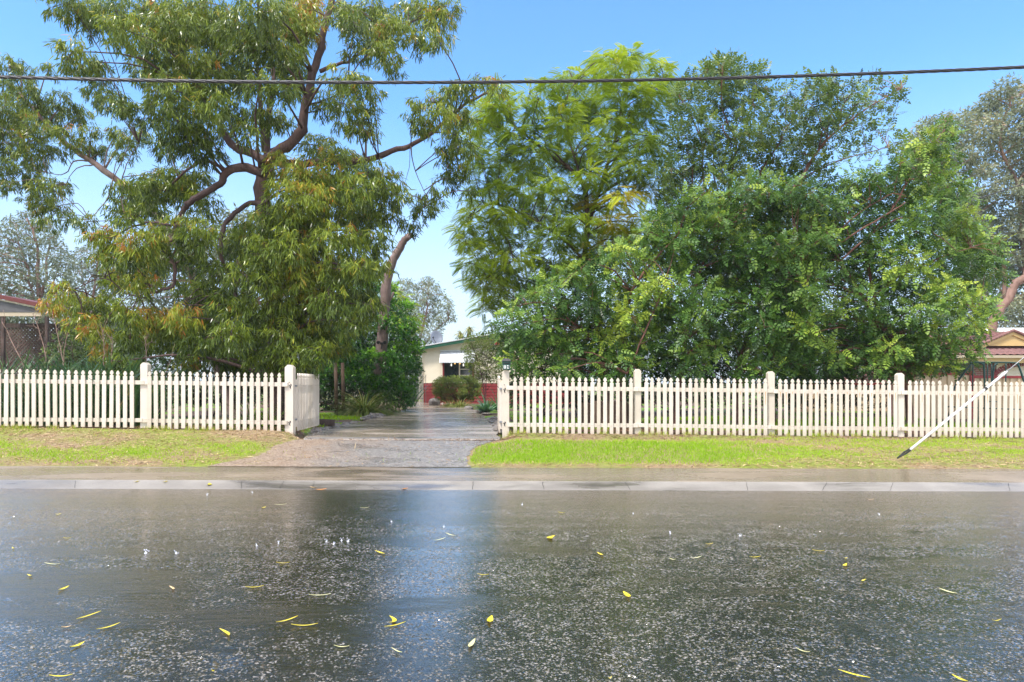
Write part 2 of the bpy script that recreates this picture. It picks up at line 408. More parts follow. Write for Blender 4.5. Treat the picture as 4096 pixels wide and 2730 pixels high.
def gravel_mat():
    b = NB('gravel'); p = b.pos(); v = b.voro(p, 75, out=1); sc = b.n('SeparateColor'); b.l(v, sc.inputs[0]); d = b.noise(p, 60, 4, .8); n = b.noise(p, 1.1, 4)
    vv = b.math('ADD', b.math('MULTIPLY', sc.outputs[0], .55), b.math('MULTIPLY', b.noise(p, 12, 5, .75), .5))
    grey = b.ramp(vv, [(.2, (.07, .062, .058)), (.5, (.19, .17, .16)), (.85, (.42, .39, .37))])
    pink = b.ramp(vv, [(.2, (.13, .085, .06)), (.5, (.27, .19, .14)), (.85, (.48, .38, .30))])
    sep = b.n('SeparateXYZ'); b.l(p, sep.inputs[0])
    k = b.ramp(b.math('ADD', b.math('MULTIPLY', sep.outputs[0], .35), b.math('ADD', n, 1.15)), [(.52, 0.), (.95, 1.)])
    wet = b.ramp(b.noise(b.mapping(p, (1, 2, 1)), 1.3, 3), [(.52, 0.), (.62, 1.)])
    rg = b.ramp(wet, [(0, .45), (1, .1)])
    return b.end(b.bsdf(b.mix(k, pink, grey), rg, b.bump(d, .6, .02), .5))
M['gravel'] = gravel_mat()
M['rock'] = bark('rock', (.13, .11, .10), (.42, .37, .34), (5, 5, 5), .8, .35)
M['wall_cream'] = plain('wall_cream', (.78, .70, .55), .6, .03, 2)
M['board_red'] = plain('board_red', (.22, .018, .02), .5, .12, 4)
M['trim_green'] = plain('trim_green', (.015, .09, .05), .4)
M['metal_white'] = plain('metal_white', (.72, .74, .78), .4, .08, 8)
M['metal_roof'] = plain('metal_roof', (.55, .55, .55), .35, .1, 3)
M['glass_dark'] = plain('glass_dark', (.02, .025, .03), .08, .3, 1, 1.0)
M['mail_green'] = plain('mail_green', (.006, .06, .045), .35, .1)
M['white'] = plain('white', (.82, .82, .80), .4, .04)
M['black'] = plain('black', (.015, .015, .015), .5, .1)
M['cable'] = plain('cable', (.035, .033, .04), .35, .2, 30)
M['dish'] = plain('dish', (.16, .18, .22), .4, .2, 4, metal=.2)
M['red_fascia'] = plain('red_fascia', (.13, .02, .015), .5, .1)
M['beige'] = plain('beige', (.52, .42, .30), .6, .05)
M['grey_paint'] = plain('grey_paint', (.10, .095, .10), .6, .1)
M['lattice'] = plain('lattice', (.10, .055, .045), .7, .2)
M['brick'] = None
def brick_mat():
    b = NB('brick'); br = b.n('TexBrick'); b.l(b.mapping(b.obj(), (1, 1, 1)), br.inputs[0])
    sepo = b.n('SeparateXYZ'); b.l(b.obj(), sepo.inputs[0]); cb = b.n('CombineXYZ'); b.l(sepo.outputs[0], cb.inputs[0]); b.l(sepo.outputs[2], cb.inputs[1]); b.l(cb.outputs[0], br.inputs[0])
    br.inputs['Scale'].default_value = 1; br.inputs['Brick Width'].default_value = .23; br.inputs['Row Height'].default_value = .086; br.inputs['Mortar Size'].default_value = .008
    br.inputs['Color1'].default_value = (.16, .05, .035, 1); br.inputs['Color2'].default_value = (.25, .09, .06, 1); br.inputs['Mortar'].default_value = (.35, .3, .26, 1)
    return b.end(b.bsdf(br.outputs[0], .7))
M['brick'] = brick_mat()
M['tile'] = plain('tile', (.22, .10, .09), .28, .35, 9, .6)
M['yellow_trim'] = plain('yellow_trim', (.62, .42, .17), .5, .05)
M['sheet_beige'] = plain('sheet_beige', (.60, .44, .29), .5, .06)
M['sheet_red'] = plain('sheet_red', (.27, .02, .025), .45, .1)
M['tube_green'] = plain('tube_green', (.012, .05, .045), .3, .1)
M['pvc'] = plain('pvc', (.78, .77, .78), .35, .06, 5)
M['galv'] = plain('galv', (.30, .31, .33), .4, .2, 30, metal=.6)
M['road_leaf'] = [plain('leaf_yellow', (.60, .50, .03), .35, .15, 30), plain('leaf_pale', (.62, .60, .30), .35, .1, 30), plain('leaf_tan', (.62, .42, .20), .4, .2, 30), plain('leaf_orange', (.70, .27, .04), .4, .2, 30)]
b = NB('lamp_glow'); M['glow'] = b.end(b.bsdf((.9, .9, .85), .4, emis=(1, .93, .8), es=1.2))
b = NB('lamp_warm'); M['glow2'] = b.end(b.bsdf((.9, .6, .2), .4, emis=(1, .6, .2), es=.8))
def water_mat():
    b = NB('splash_water'); g = b.bsdf((.75, .78, .85), .05, None, .8)
    return b.end(g)
M['splash'] = water_mat()

# ------------------------------------------------------------------ setting
def sheet(name, mat, xs, ys, zf, kind='structure', lift=0):
    X, Y = np.meshgrid(xs, ys, indexing='ij'); Z = zf(X, Y) + lift
    V = np.stack([X, Y, Z], -1).reshape(-1, 3); nx, ny = len(xs), len(ys)
    i, j = np.meshgrid(np.arange(nx - 1), np.arange(ny - 1), indexing='ij'); a = (i * ny + j).ravel()
    Q = np.stack([a, a + ny, a + ny + 1, a + 1], 1)
    o = fast_mesh(name, V, Q.ravel(), np.arange(len(Q)) * 4, None, mat, loc=(0, 0, 0), smooth_=True)
    tag(o, kind=kind); return o
xs_n = np.concatenate([np.linspace(-300, -20, 15)[:-1], np.linspace(-20, 20, 201), np.linspace(20, 300, 15)[1:]])
sheet('road', M['road'], np.array([-300, -20, -10, 0, 10, 20, 300.]), np.array([-9, -4, 0, 4, YK + .02]), lambda x, y: roadz(np.clip(x, -40, 40)) + 0 * y)
def kerbz(x, y):
    xx = np.clip(x, -40, 40)
    return roadz(xx) + np.interp(y, [YK, YK + .004, YK + .03, YK + .27, YK + .30], [-.03, -.001, .006, .045, .057])
sheet('kerb', M['kerb'], xs_n, np.array([YK, YK + .004, YK + .015, YK + .03, YK + .15, YK + .27, YK + .30]), kerbz)
sheet('footpath', M['path'], xs_n, np.array([YK + .302, YK + .31, 8.4, 8.8, 9.02]), lambda x, y: roadz(np.clip(x, -40, 40)) + .052 + .023 * (y - 7.9) / 1.1)
# kerb joints (thin dark cracks, stuff)
mb = MB()
for px, lean in ((965, 3), (1120, 14), (1250, 8), (1890, 3), (2175, -4), (2520, -18), (2990, -3), (3290, 16), (3560, 12), (4040, -10), (300, 4)):
    x0 = (px - 2048) / 2730 * 7.61; x1 = (px + lean - 2048) / 2730 * 7.885
    a = np.array((x0, YK + .001, 0)); n = 5; L_ = []; R_ = []
    for k in range(n + 1):
        t = k / n; y = YK + .012 + .27 * t; x = x0 + (x1 - x0) * t + random.uniform(-.005, .005); z = float(kerbz(np.array(x), np.array(y))) + .003
        w = random.uniform(.0016, .0034); L_.append((x - w, y, z)); R_.append((x + w, y, z))
    mb.add(L_ + R_, [(k, n + 1 + k, n + 2 + k, k + 1) for k in range(n)])
tag(mb.build('kerb_crack', M['black'], origin_at=(0, YK, 0)), 'thin dark cracks across the pale concrete kerb', 'crack', kind='stuff')
ys_v = np.concatenate([np.linspace(9.0, 11.6, 27), np.linspace(11.7, 16, 30), np.array([17, 18.5, 20, 22, 25, 30, 40, 60, 100, 180, 350])])
def gz_low(x, y): return gz(x, y)
vs = np.linspace(8.99, 11.35, 26)
sheet('grass_verge', M['verge'], xs_n, np.linspace(0, 1, 26), lambda x, y: 0 * x)
o = bpy.data.objects['grass_verge']
V = np.zeros(len(o.data.vertices) * 3); o.data.vertices.foreach_get('co', V); V = V.reshape(-1, 3)
xc = np.clip(V[:, 0], -60, 60); V[:, 1] = 9.0 + V[:, 1] * (yf(xc) + .04 - 9.0); V[:, 2] = gz(xc, V[:, 1]); o.data.vertices.foreach_set('co', V.ravel()); o.data.update()
sheet('yard_ground', M['soil'], xs_n, np.concatenate([np.linspace(0, 6, 40), [8, 10, 13, 18, 28, 50, 90, 170, 340]]), lambda x, y: 0 * x)
o = bpy.data.objects['yard_ground']
V = np.zeros(len(o.data.vertices) * 3); o.data.vertices.foreach_get('co', V); V = V.reshape(-1, 3)
xc = np.clip(V[:, 0], -60, 60); V[:, 1] += yf(xc) + .02; V[:, 2] = gz(xc, V[:, 1]) - .004; o.data.vertices.foreach_set('co', V.ravel()); o.data.update()
sheet('ground', M['verge'], np.array([-300., 300]), np.array([-300., -9]), lambda x, y: 0 * x - .02)

def poly_sheet(name, mat, left, right, lift, zf=gz, n=60, m=24):
    """sheet between two edge polylines (x as function of y)"""
    ys = np.linspace(max(left[0][1], right[0][1]), min(left[-1][1], right[-1][1]), n)
    lx = np.interp(ys, [p[1] for p in left], [p[0] for p in left]); rx = np.interp(ys, [p[1] for p in right], [p[0] for p in right])
    lx = lx + .05 * hashn(ys, lx, 3); rx = rx + .05 * hashn(ys + 9, rx, 3)
    T = np.linspace(0, 1, m); X = lx[:, None] * (1 - T) + rx[:, None] * T; Y = np.repeat(ys[:, None], m, 1)
    Z = zf(X, Y) + lift
    Vv = np.stack([X, Y, Z], -1).reshape(-1, 3); i, j = np.meshgrid(np.arange(n - 1), np.arange(m - 1), indexing='ij'); a = (i * m + j).ravel()
    Q = np.stack([a, a + 1, a + m + 1, a + m], 1)
    o = fast_mesh(name, Vv, Q.ravel(), np.arange(len(Q)) * 4, None, mat, loc=(0, 0, 0), smooth_=True); tag(o, kind='structure'); return o
gx = lambda px, d: (px - 2048) / 2730 * d
poly_sheet('gravel_apron', M['gravel'], [(gx(820, 9), 9.0), (gx(1010, 9.6), 9.6), (gx(1110, 10.5), 10.5), (gx(1210, 11.42), 11.42)], [(gx(1880, 9), 9.0), (gx(1865, 9.6), 9.6), (gx(1890, 10.5), 10.5), (gx(1985, 11.42), 11.42)], .006)
DL = [(gx(1215, 11.4), 11.4), (gx(1240, 12.3), 12.3), (gx(1353, 14.2), 14.2), (gx(1537, 18), 18), (gx(1621, 23), 23), (gx(1640, 31), 31)]
DR = [(gx(2000, 11.4), 11.4), (gx(1985, 12.6), 12.6), (gx(1965, 15.), 15.), (gx(1930, 19), 19), (gx(1860, 24), 24), (gx(1730, 31), 31)]
def dz(x, y): return np.maximum(gz(x, y), .25) * 0 + np.interp(y, [11.4, 13, 16, 31], [.25, .265, .28, .29])
poly_sheet('driveway', M['drive'], DL, DR, .012, lambda x, y: dz(x, y))
poly_sheet('driveway_apron_strip', M['kerb'], [(DL[0][0], 11.395), (DL[0][0] + .02, 11.62)], [(DR[0][0], 11.395), (DR[0][0], 11.62)], .017, lambda x, y: dz(x, y), 6)
# front lip of the driveway slab
mb = MB(); n = 30
a_, b_ = DL[0][0], DR[0][0]
top = [(a_ + (b_ - a_) * k / n, 11.4, .262) for k in range(n + 1)]; bot = [(p[0], 11.385, float(gz(p[0], 11.39)) - .03) for p in top]
mb.add(top + bot, [(k, n + 1 + k, n + 2 + k, k + 1) for k in range(n)])
M['lip'] = plain('lip', (.50, .45, .40), .5, .15, 6)
tag(mb.build('driveway_edge', M['lip'], origin_at=(0, 11.4, 0)), kind='structure')

# ------------------------------------------------------------------ picket fences
def picket_profile(h, w, head='full'):
    hw = w / 2; nb = h - .085
    if head == 'none': return [(-hw, 0), (hw, 0), (hw, nb), (hw * .55, nb + .006), (hw * .3, nb + .016), (-hw * .2, nb + .010), (-hw * .6, nb + .004), (-hw, nb)]
    p = [(-hw, 0), (hw, 0), (hw, nb)]
    right = [(hw * .60, nb + .003), (hw * .40, nb + .010), (hw * .46, nb + .018), (hw * .90, nb + .026), (hw * .92, nb + .040), (hw * .74, nb + .058), (hw * .42, nb + .074), (hw * .10, nb + .085)]
    left = [(-x, y) for x, y in reversed(right)]
    if head == 'half': left = [(hw * .0, nb + .05), (-hw * .25, nb + .02), (-hw * .6, nb + .008)]
    return p + right + left + [(-hw, nb)]
def picket(parent, base, u, w_axis, h, w=.078, head='full', lean=0, th=.019, nails=True, rust=0, rails=(.155, .80)):
    """base = world point of the picket foot; u = across; w_axis = towards the back"""
    u = np.array(u, float); wa = np.array(w_axis, float); up = np.array((0, 0, 1.)) + u * lean
    mb = MB().prism(picket_profile(h, w, head), (0, 0, 0), u, up, wa, th); n0 = len(mb.f)
    if nails:
        for z in rails:
            for dx in (-.012, .014): mb.box(u * dx + up * (z + random.uniform(-.01, .01)) - wa * .0015, (.006, .003, .006))
    n1 = len(mb.f)
    if rust:
        a = rails[1] - .005
        mb.add([u * -.004 + up * a - wa * .0022, u * .005 + up * a - wa * .0022, u * .003 + up * (a - rust) - wa * .0022, u * -.001 + up * (a - rust) - wa * .0022], [(0, 1, 2, 3)])
    o = mb.build('picket', [M['paint'], M['nail'], M['rust']], origin_at=(0, 0, 0), bevel=.002)
    for i in range(n0, len(mb.f)): o.data.polygons[i].material_index = 1 if i < n1 else 2
    o.parent = parent; o.location = Vector([float(q) for q in (np.array(base) - origin(parent))])
    return o
def post(parent, x, ytop_z, w, zb, y=None, dome=False):
    yy = yf(x) + .035 if y is None else y; hw = w / 2; c = .3 * w
    if dome: prof = [(-hw, 0), (hw, 0), (hw, -c * .9), (hw * .72, -c * .25), (hw * .35, 0), (-hw * .35, 0), (-hw * .72, -c * .25), (-hw, -c * .9)]
    else: prof = [(-hw, 0), (hw, 0), (hw, -c), (hw * .35, 0), (-hw * .35, 0), (-hw, -c)]
    H = ytop_z - zb; prof = [(a, (0 if i < 2 else H + b)) for i, (a, b) in enumerate(prof)]
    o = MB().prism(prof, (0, 0, 0), (1, 0, 0), (0, 0, 1), (0, 1, 0), w).build('post', M['paint'], origin_at=(0, 0, 0), bevel=.006)
    o.parent = parent; o.location = Vector((float(x), float(yy), float(zb))) - Vector([float(q) for q in origin(parent)])
    return o
PH = 1.03
def fx(px):
    # x of a pixel column on the fence line y = 11.75 + .04 x
    k = (px - 2048) / 2730; return k * 11.75 / (1 - .04 * k)
def pz(py, x): return CAMZ + (1530 - py) / 2730 * yf(x)
def fence(name, label, posts, pickets, rails, special={}, rusts={}, yoff=0):
    xs = [fx(p[0]) for p in pickets]; xm = .5 * (min(xs) + max(xs))
    root = empty(name, (xm, yf(xm), zfence(xm)), label, 'fence')
    for (px, ptop, pbot, w) in posts: post(root, fx(px), pz(ptop, fx(px)), w, pz(pbot, fx(px)) - .05)
    for (px, ptop, pbot) in pickets:
        x = fx(px); zb = pz(pbot, x) + random.uniform(-.006, .008); h = pz(ptop, x) - zb
        h += random.uniform(-.007, .007)
        hd = special.get(round(px), 'full')
        picket(root, (x + random.uniform(-.003, .003), yf(x) - .022, zb), (1, .04, 0), (-.04, 1, 0), h, .063 + random.uniform(-.003, .003), hd,
               random.uniform(-.007, .009), rust=rusts.get(round(px), 0), rails=(h * .155, h * .775))
    for (pa, pb, ya1, yb1, hh) in rails:     # rail between px columns, py at both ends (centre)
        xa, xb = fx(pa), fx(pb); za, zb_ = pz(ya1, xa), pz(yb1, xb)
        mb = MB(); T = .035; ya, yb = yf(xa), yf(xb)
        vs = []
        for (x, y, z) in ((xa, ya, za), (xb, yb, zb_)):
            vs += [(x, y, z - hh / 2), (x, y, z + hh / 2), (x, y + T, z + hh / 2), (x, y + T, z - hh / 2)]
        mb.add(vs, [(0, 1, 2, 3), (7, 6, 5, 4), (0, 4, 5, 1), (1, 5, 6, 2), (2, 6, 7, 3), (3, 7, 4, 0)])
        mb.build('rail', M['paint'], root, bevel=.003)
    return root
def lin(a, b, n, t0, t1, b0, b1):
    return [(a + (b - a) * i / (n - 1), t0 + (t1 - t0) * i / (n - 1), b0 + (b1 - b0) * i / (n - 1)) for i in range(n)]
# left fence: pickets from beyond the frame to the gate post
LP = lin(-84, -28, 3, 1477, 1477, 1703, 1704) + lin(-1, 531, 20, 1477, 1484, 1705, 1711) + lin(599, 1117, 20, 1485, 1492, 1712, 1726)
fence('picket_fence', 'cream picket fence left of the driveway, with sword leaves poking through', [(571, 1451, 1722, .125), (1153, 1460, 1741, .145), (-57, 1446, 1715, .125)],
      LP, [(-110, 577, 1524, 1531, .068), (578, 1150, 1531, 1539, .07), (-110, 570, 1678, 1682, .066), (571, 1147, 1683, 1692, .068)])
RP = lin(2061, 2522, 19, 1508, 1512, 1735, 1739) + lin(2584, 3060, 20, 1511, 1516, 1738, 1744) + lin(3119, 3580, 20, 1517, 1521, 1744, 1747) + lin(3637, 4184, 24, 1523, 1530, 1748, 1752)
sp = {}; rs = {}
for p in RP:
    k = round(p[0])
    if abs(p[0] - 3782) < 12: sp[k] = 'none'
    elif abs(p[0] - 3808) < 12: sp[k] = 'half'
    if k > 2850 and random.random() < .38: rs[k] = random.choice((.04, .06, .09, .16, .22))
fence('picket_fence', 'cream picket fence right of the driveway, rust-streaked, one picket missing its head', [(2023, 1479, 1742, .122), (2553, 1477, 1750, .118), (3089, 1486, 1766, .118), (3609, 1493, 1762, .118), (4140, 1497, 1764, .118)],
      RP, [(2026, 2555, 1552, 1558, .07), (2556, 3093, 1558, 1564, .07), (3094, 3604, 1566, 1571, .07), (3606, 4190, 1571, 1578, .07),
           (2030, 2552, 1700, 1703, .068), (2553, 3086, 1702, 1710, .066), (3087, 3602, 1711, 1716, .066), (3606, 4190, 1716, 1721, .066)], sp, rs)
def iron_mark(root, px, py, sc):
    mb = MB(); x = fx(px); y = yf(x) + .03; z = pz(py, x)
    for dx, dz_, r in ((0, 0, .011), (.012, .02, .010), (-.012, .012, .008), (.0, -.02, .009), (.006, -.034, .006), (.008, .03, .007)):
        P_ = [(x + dx * sc, y - .001, z + dz_ * sc), (x + dx * sc, y + .01, z + dz_ * sc)]
        mb.tube(P_, r * sc, 8)
    return mb.build('hinge_plate', M['black_iron'], root)
fl = bpy.data.objects['picket_fence']; fr = bpy.data.objects['picket_fence.001']
for q in ((1159, 1546), (1156, 1694)): iron_mark(fl, q[0], q[1], 1.1)
for q in ((2018, 1562), (2018, 1697)): iron_mark(fr, q[0], q[1], 1.1)
for q, rt in ((1155, fl), (2017, fr)):
    mb = MB(); x = fx(q); z = pz(1530 if q < 1500 else 1540, x); mb.tube([(x, yf(x) + .028, z), (x, yf(x) + .04, z)], .007, 10); mb.build('bolt', M['black_iron'], rt)

def gate(label, A, B, zA, zB, h, n, side):
    A = np.array(A, float); B = np.array(B, float); d = np.array((B[0] - A[0], B[1] - A[1], 0)); L = np.linalg.norm(d); u = d / L
    w = np.array((-u[1], u[0], 0)) * side        # picket faces point away from w
    root = empty('picket_gate', (A[0], A[1], zA), label, 'gate')
    for i in range(n):
        t = (i + .5) / n; b_ = np.array((A[0], A[1], 0)) + d * t; b_[2] = zA + (zB - zA) * t
        picket(root, b_ - w * .02, u, w, h, .072, 'full', random.uniform(-.004, .004), rails=(h * .16, h * .79))
    for f in (.16, .79):
        mb = MB(); a = A.tolist(); hh = .07
        vs = []
        for (P, z) in ((A, zA + h * f), (B, zB + h * f)):
            p = np.array((P[0], P[1], z))
            vs += [p + (0, 0, -hh / 2), p + (0, 0, hh / 2), p + w * .035 + (0, 0, hh / 2), p + w * .035 + (0, 0, -hh / 2)]
        mb.add(vs, [(0, 1, 2, 3), (7, 6, 5, 4), (0, 4, 5, 1), (1, 5, 6, 2), (2, 6, 7, 3), (3, 7, 4, 0)]); mb.build('rail', M['paint'], root, bevel=.003)
    mb = MB(); c0 = np.array((A[0], A[1], zA + h * .16)); c1 = np.array((B[0], B[1], zB + h * .79)); mb.tube([c0 + w * .05, c1 + w * .05], .025, 4); mb.build('brace', M['paint'], root)
    for z in (.2, .78):
        mb = MB(); p = np.array((A[0], A[1], zA + h * z)); mb.box(p - u * .05 + w * .01, (.05, .10, .03)); mb.build('hinge', M['galv'], root)
    mb = MB(); p = np.array((A[0], A[1], zA)) - u * .02 + w * .015; mb.box(p + (0, 0, h * .48), (.05, .05, h * .82)); mb.build('stile', M['paint'], root)
    return root
gate('left gate leaf of cream pickets, swung open into the driveway beside the left gate post', (gx(1186, 11.82), 11.82), (gx(1274, 13.45), 13.45), pz(1727, -3.8) - .005, CAMZ - (1702 - 1530) / 2730 * 13.45, 1.0, 15, 1)
gate('right gate leaf of cream pickets, seen edge-on behind the letterbox post', (gx(2001, 12.0), 12.0), (gx(1994, 13.7), 13.7), .31, .33, 1.0, 15, -1)

# ------------------------------------------------------------------ letterbox
def text_mesh(txt, size, ext, bold=False):
    cu = bpy.data.curves.new('t', 'FONT'); cu.body = txt; cu.size = size; cu.extrude = ext; cu.align_x = 'CENTER'; cu.align_y = 'CENTER'
    if bold: cu.offset = size * .022
    ob = bpy.data.objects.new('t', cu); C.objects.link(ob); dg = bpy.context.evaluated_depsgraph_get()
    me = bpy.data.meshes.new_from_object(ob.evaluated_get(dg)); bpy.data.objects.remove(ob); return me
mx = gx(2026, 11.78); my = 11.70; mz = CAMZ - (1481 - 1530) / 2730 * 11.75
mbx = empty('letterbox', (mx, my, mz), 'dark green metal letterbox numbered 14 on top of the right gate post', 'letterbox')
mb = MB(); hw = .072; prof = [(-hw * .86, 0.004), (hw * .86, 0.004), (hw, .15), (-hw, .15)]
mb.prism(prof, (mx, my, mz), (1, 0, 0), (0, 0, 1), (0, 1, 0), .26); mb.build('body', M['mail_green'], mbx, bevel=.004)
mb = MB(); arc = [(hw * 1.12 * math.cos(a), .151 + .048 * math.sin(a)) for a in np.linspace(0, math.pi, 13)]
mb.prism(arc, (mx, my - .03, mz), (1, 0, 0), (0, 0, 1), (0, 1, 0), .30); mb.build('roof', M['grey_paint'], mbx, bevel=.003)
mb = MB(); mb.box((mx, my - .002, mz + .112), (.10, .006, .016)); mb.build('slot', M['black'], mbx)
mb = MB(); mb.box((mx, my - .008, mz + .125), (.108, .02, .006)); mb.build('slot_flap', M['mail_green'], mbx)
for ch, dx in (('1', -.028), ('4', .026)):
    pl = MB().box((mx + dx, my - .0035, mz + .052), (.036, .005, .056)).build('number_plate', M['white'], mbx)
    me = text_mesh(ch, .062, .0012, True); me.materials.append(M['black']); to = bpy.data.objects.new('digit', me); C.objects.link(to)
    to.parent = pl; to.rotation_euler = (R(90), 0, 0); to.location = Vector((mx + dx, my - .0078, mz + .052)) - Vector([float(q) for q in origin(pl)])

# ------------------------------------------------------------------ overhead cable (twisted bundle), thin wire, guyed stay
def catenary(P0, P1, sag, n): return [P0 + (P1 - P0) * t + np.array((0, 0, -4 * sag * t * (1 - t))) for t in np.linspace(0, 1, n)]
A = pt(-120, 170, 9.0); B = pt(2480, 145, 9.8)
# fit through (0,178),(900,190),(1176,190),(2353,155)
cl = []
for t in np.linspace(0, 1, 420):
    ox = -250 + 2850 * t; oy = np.interp(ox, [-250, 0, 400, 900, 1176, 1500, 1950, 2353, 2600], [0] * 9)
    c = np.polyfit([0, 400, 900, 1500, 1950, 2353], [178, 186, 191, 184, 172, 155], 2); oy = np.polyval(c, ox); cl.append(pt(ox, oy, 9.4))
mb = MB()
for s_ in range(4):
    P_ = []
    for i, p in enumerate(cl):
        g = i * .38 + s_ * math.pi / 2; P_.append(p + np.array((0, math.cos(g), math.sin(g))) * .0125)
    mb.tube(P_, .0115, 6)
o = mb.build('overhead_cable', M['cable'], smooth_=True); tag(o, 'thick black twisted power cable strung across the sky in front of the trees', 'cable')
P_ = [pt(2195 + 260 * t, 475 - 82 * t - 4 * 2 * t * (1 - t), 24) for t in np.linspace(0, 1, 20)]
tag(MB().tube(P_, .018, 6).build('service_wire', M['cable']), 'thin black wire rising to the right edge in front of the far gum tree', 'wire')
gb = pq(3600, 1824, 9.55); g1 = pq(3640, 1800, 9.58); g2 = pq(4010, 1500, 10.0); g3 = pq(4240, 1313, 10.3)
gy = empty('guy_wire', gb, 'white plastic-sleeved stay wire slanting up from the grass before the right fence', 'guy wire')
MB().tube([g1, g2], .018, 14).build('sleeve', M['pvc'], gy, True)
mid = g1 + (g2 - g1) * .805; dd = (g2 - g1) / np.linalg.norm(g2 - g1)
MB().tube([mid - dd * .02, mid + dd * .02], .026, 12).build('clamp', M['black'], gy, True)
MB().tube([g2 - dd * .01, g2 + dd * .06, g2 + dd * .1], [.026, .018, .009], 12).build('sleeve_cap', M['pvc'], gy, True)
MB().tube([g2, g3], .0065, 6).build('wire', M['galv'], gy, True)
mb = MB()
for k in range(6):
    g = k * 1.05; off = np.array((math.cos(g), math.sin(g) * .6, math.sin(g) * .5)) * .022
    mb.tube([gb - dd * .06 + off * .2, gb + (g1 - gb) * .5 + off * 1.2, g1 + dd * .06 + off * .7], .006, 5)
mb.build('anchor', M['black_iron'], gy, True)

# ------------------------------------------------------------------ foliage machinery
def rand_dir(n, up=0.):
    v = rng.normal(size=(n, 3)); v[:, 2] += up; return v / np.linalg.norm(v, axis=1, keepdims=True)
def inpoly(x, y, poly):
    c = False; n = len(poly); j = n - 1
    for i in range(n):
        if (poly[i][1] > y) != (poly[j][1] > y) and x < (poly[j][0] - poly[i][0]) * (y - poly[i][1]) / (poly[j][1] - poly[i][1]) + poly[i][0]: c = not c
        j = i
    return c
def fill(poly, r, inset=.55, spread=.85, tries=4000):
    xs = [p[0] for p in poly]; ys = [p[1] for p in poly]; out = []
    P = np.array(poly, float)
    for _ in range(tries):
        x = rng.uniform(min(xs), max(xs)); y = rng.uniform(min(ys), max(ys)); rr = r * rng.uniform(.7, 1.3)
        if not inpoly(x, y, poly): continue
        A_ = P; B_ = np.roll(P, -1, 0); d = B_ - A_; t = np.clip(((x - A_[:, 0]) * d[:, 0] + (y - A_[:, 1]) * d[:, 1]) / (d ** 2).sum(1), 0, 1)
        ds = np.hypot(x - A_[:, 0] - t * d[:, 0], y - A_[:, 1] - t * d[:, 1]).min()
        if ds < rr * inset: 
            rr = ds / inset
            if rr < r * .45: continue
        if any((x - a) ** 2 + (y - b_) ** 2 < (spread * .5 * (rr + c)) ** 2 for a, b_, c in out): continue
        out.append((x, y, rr))
    return out
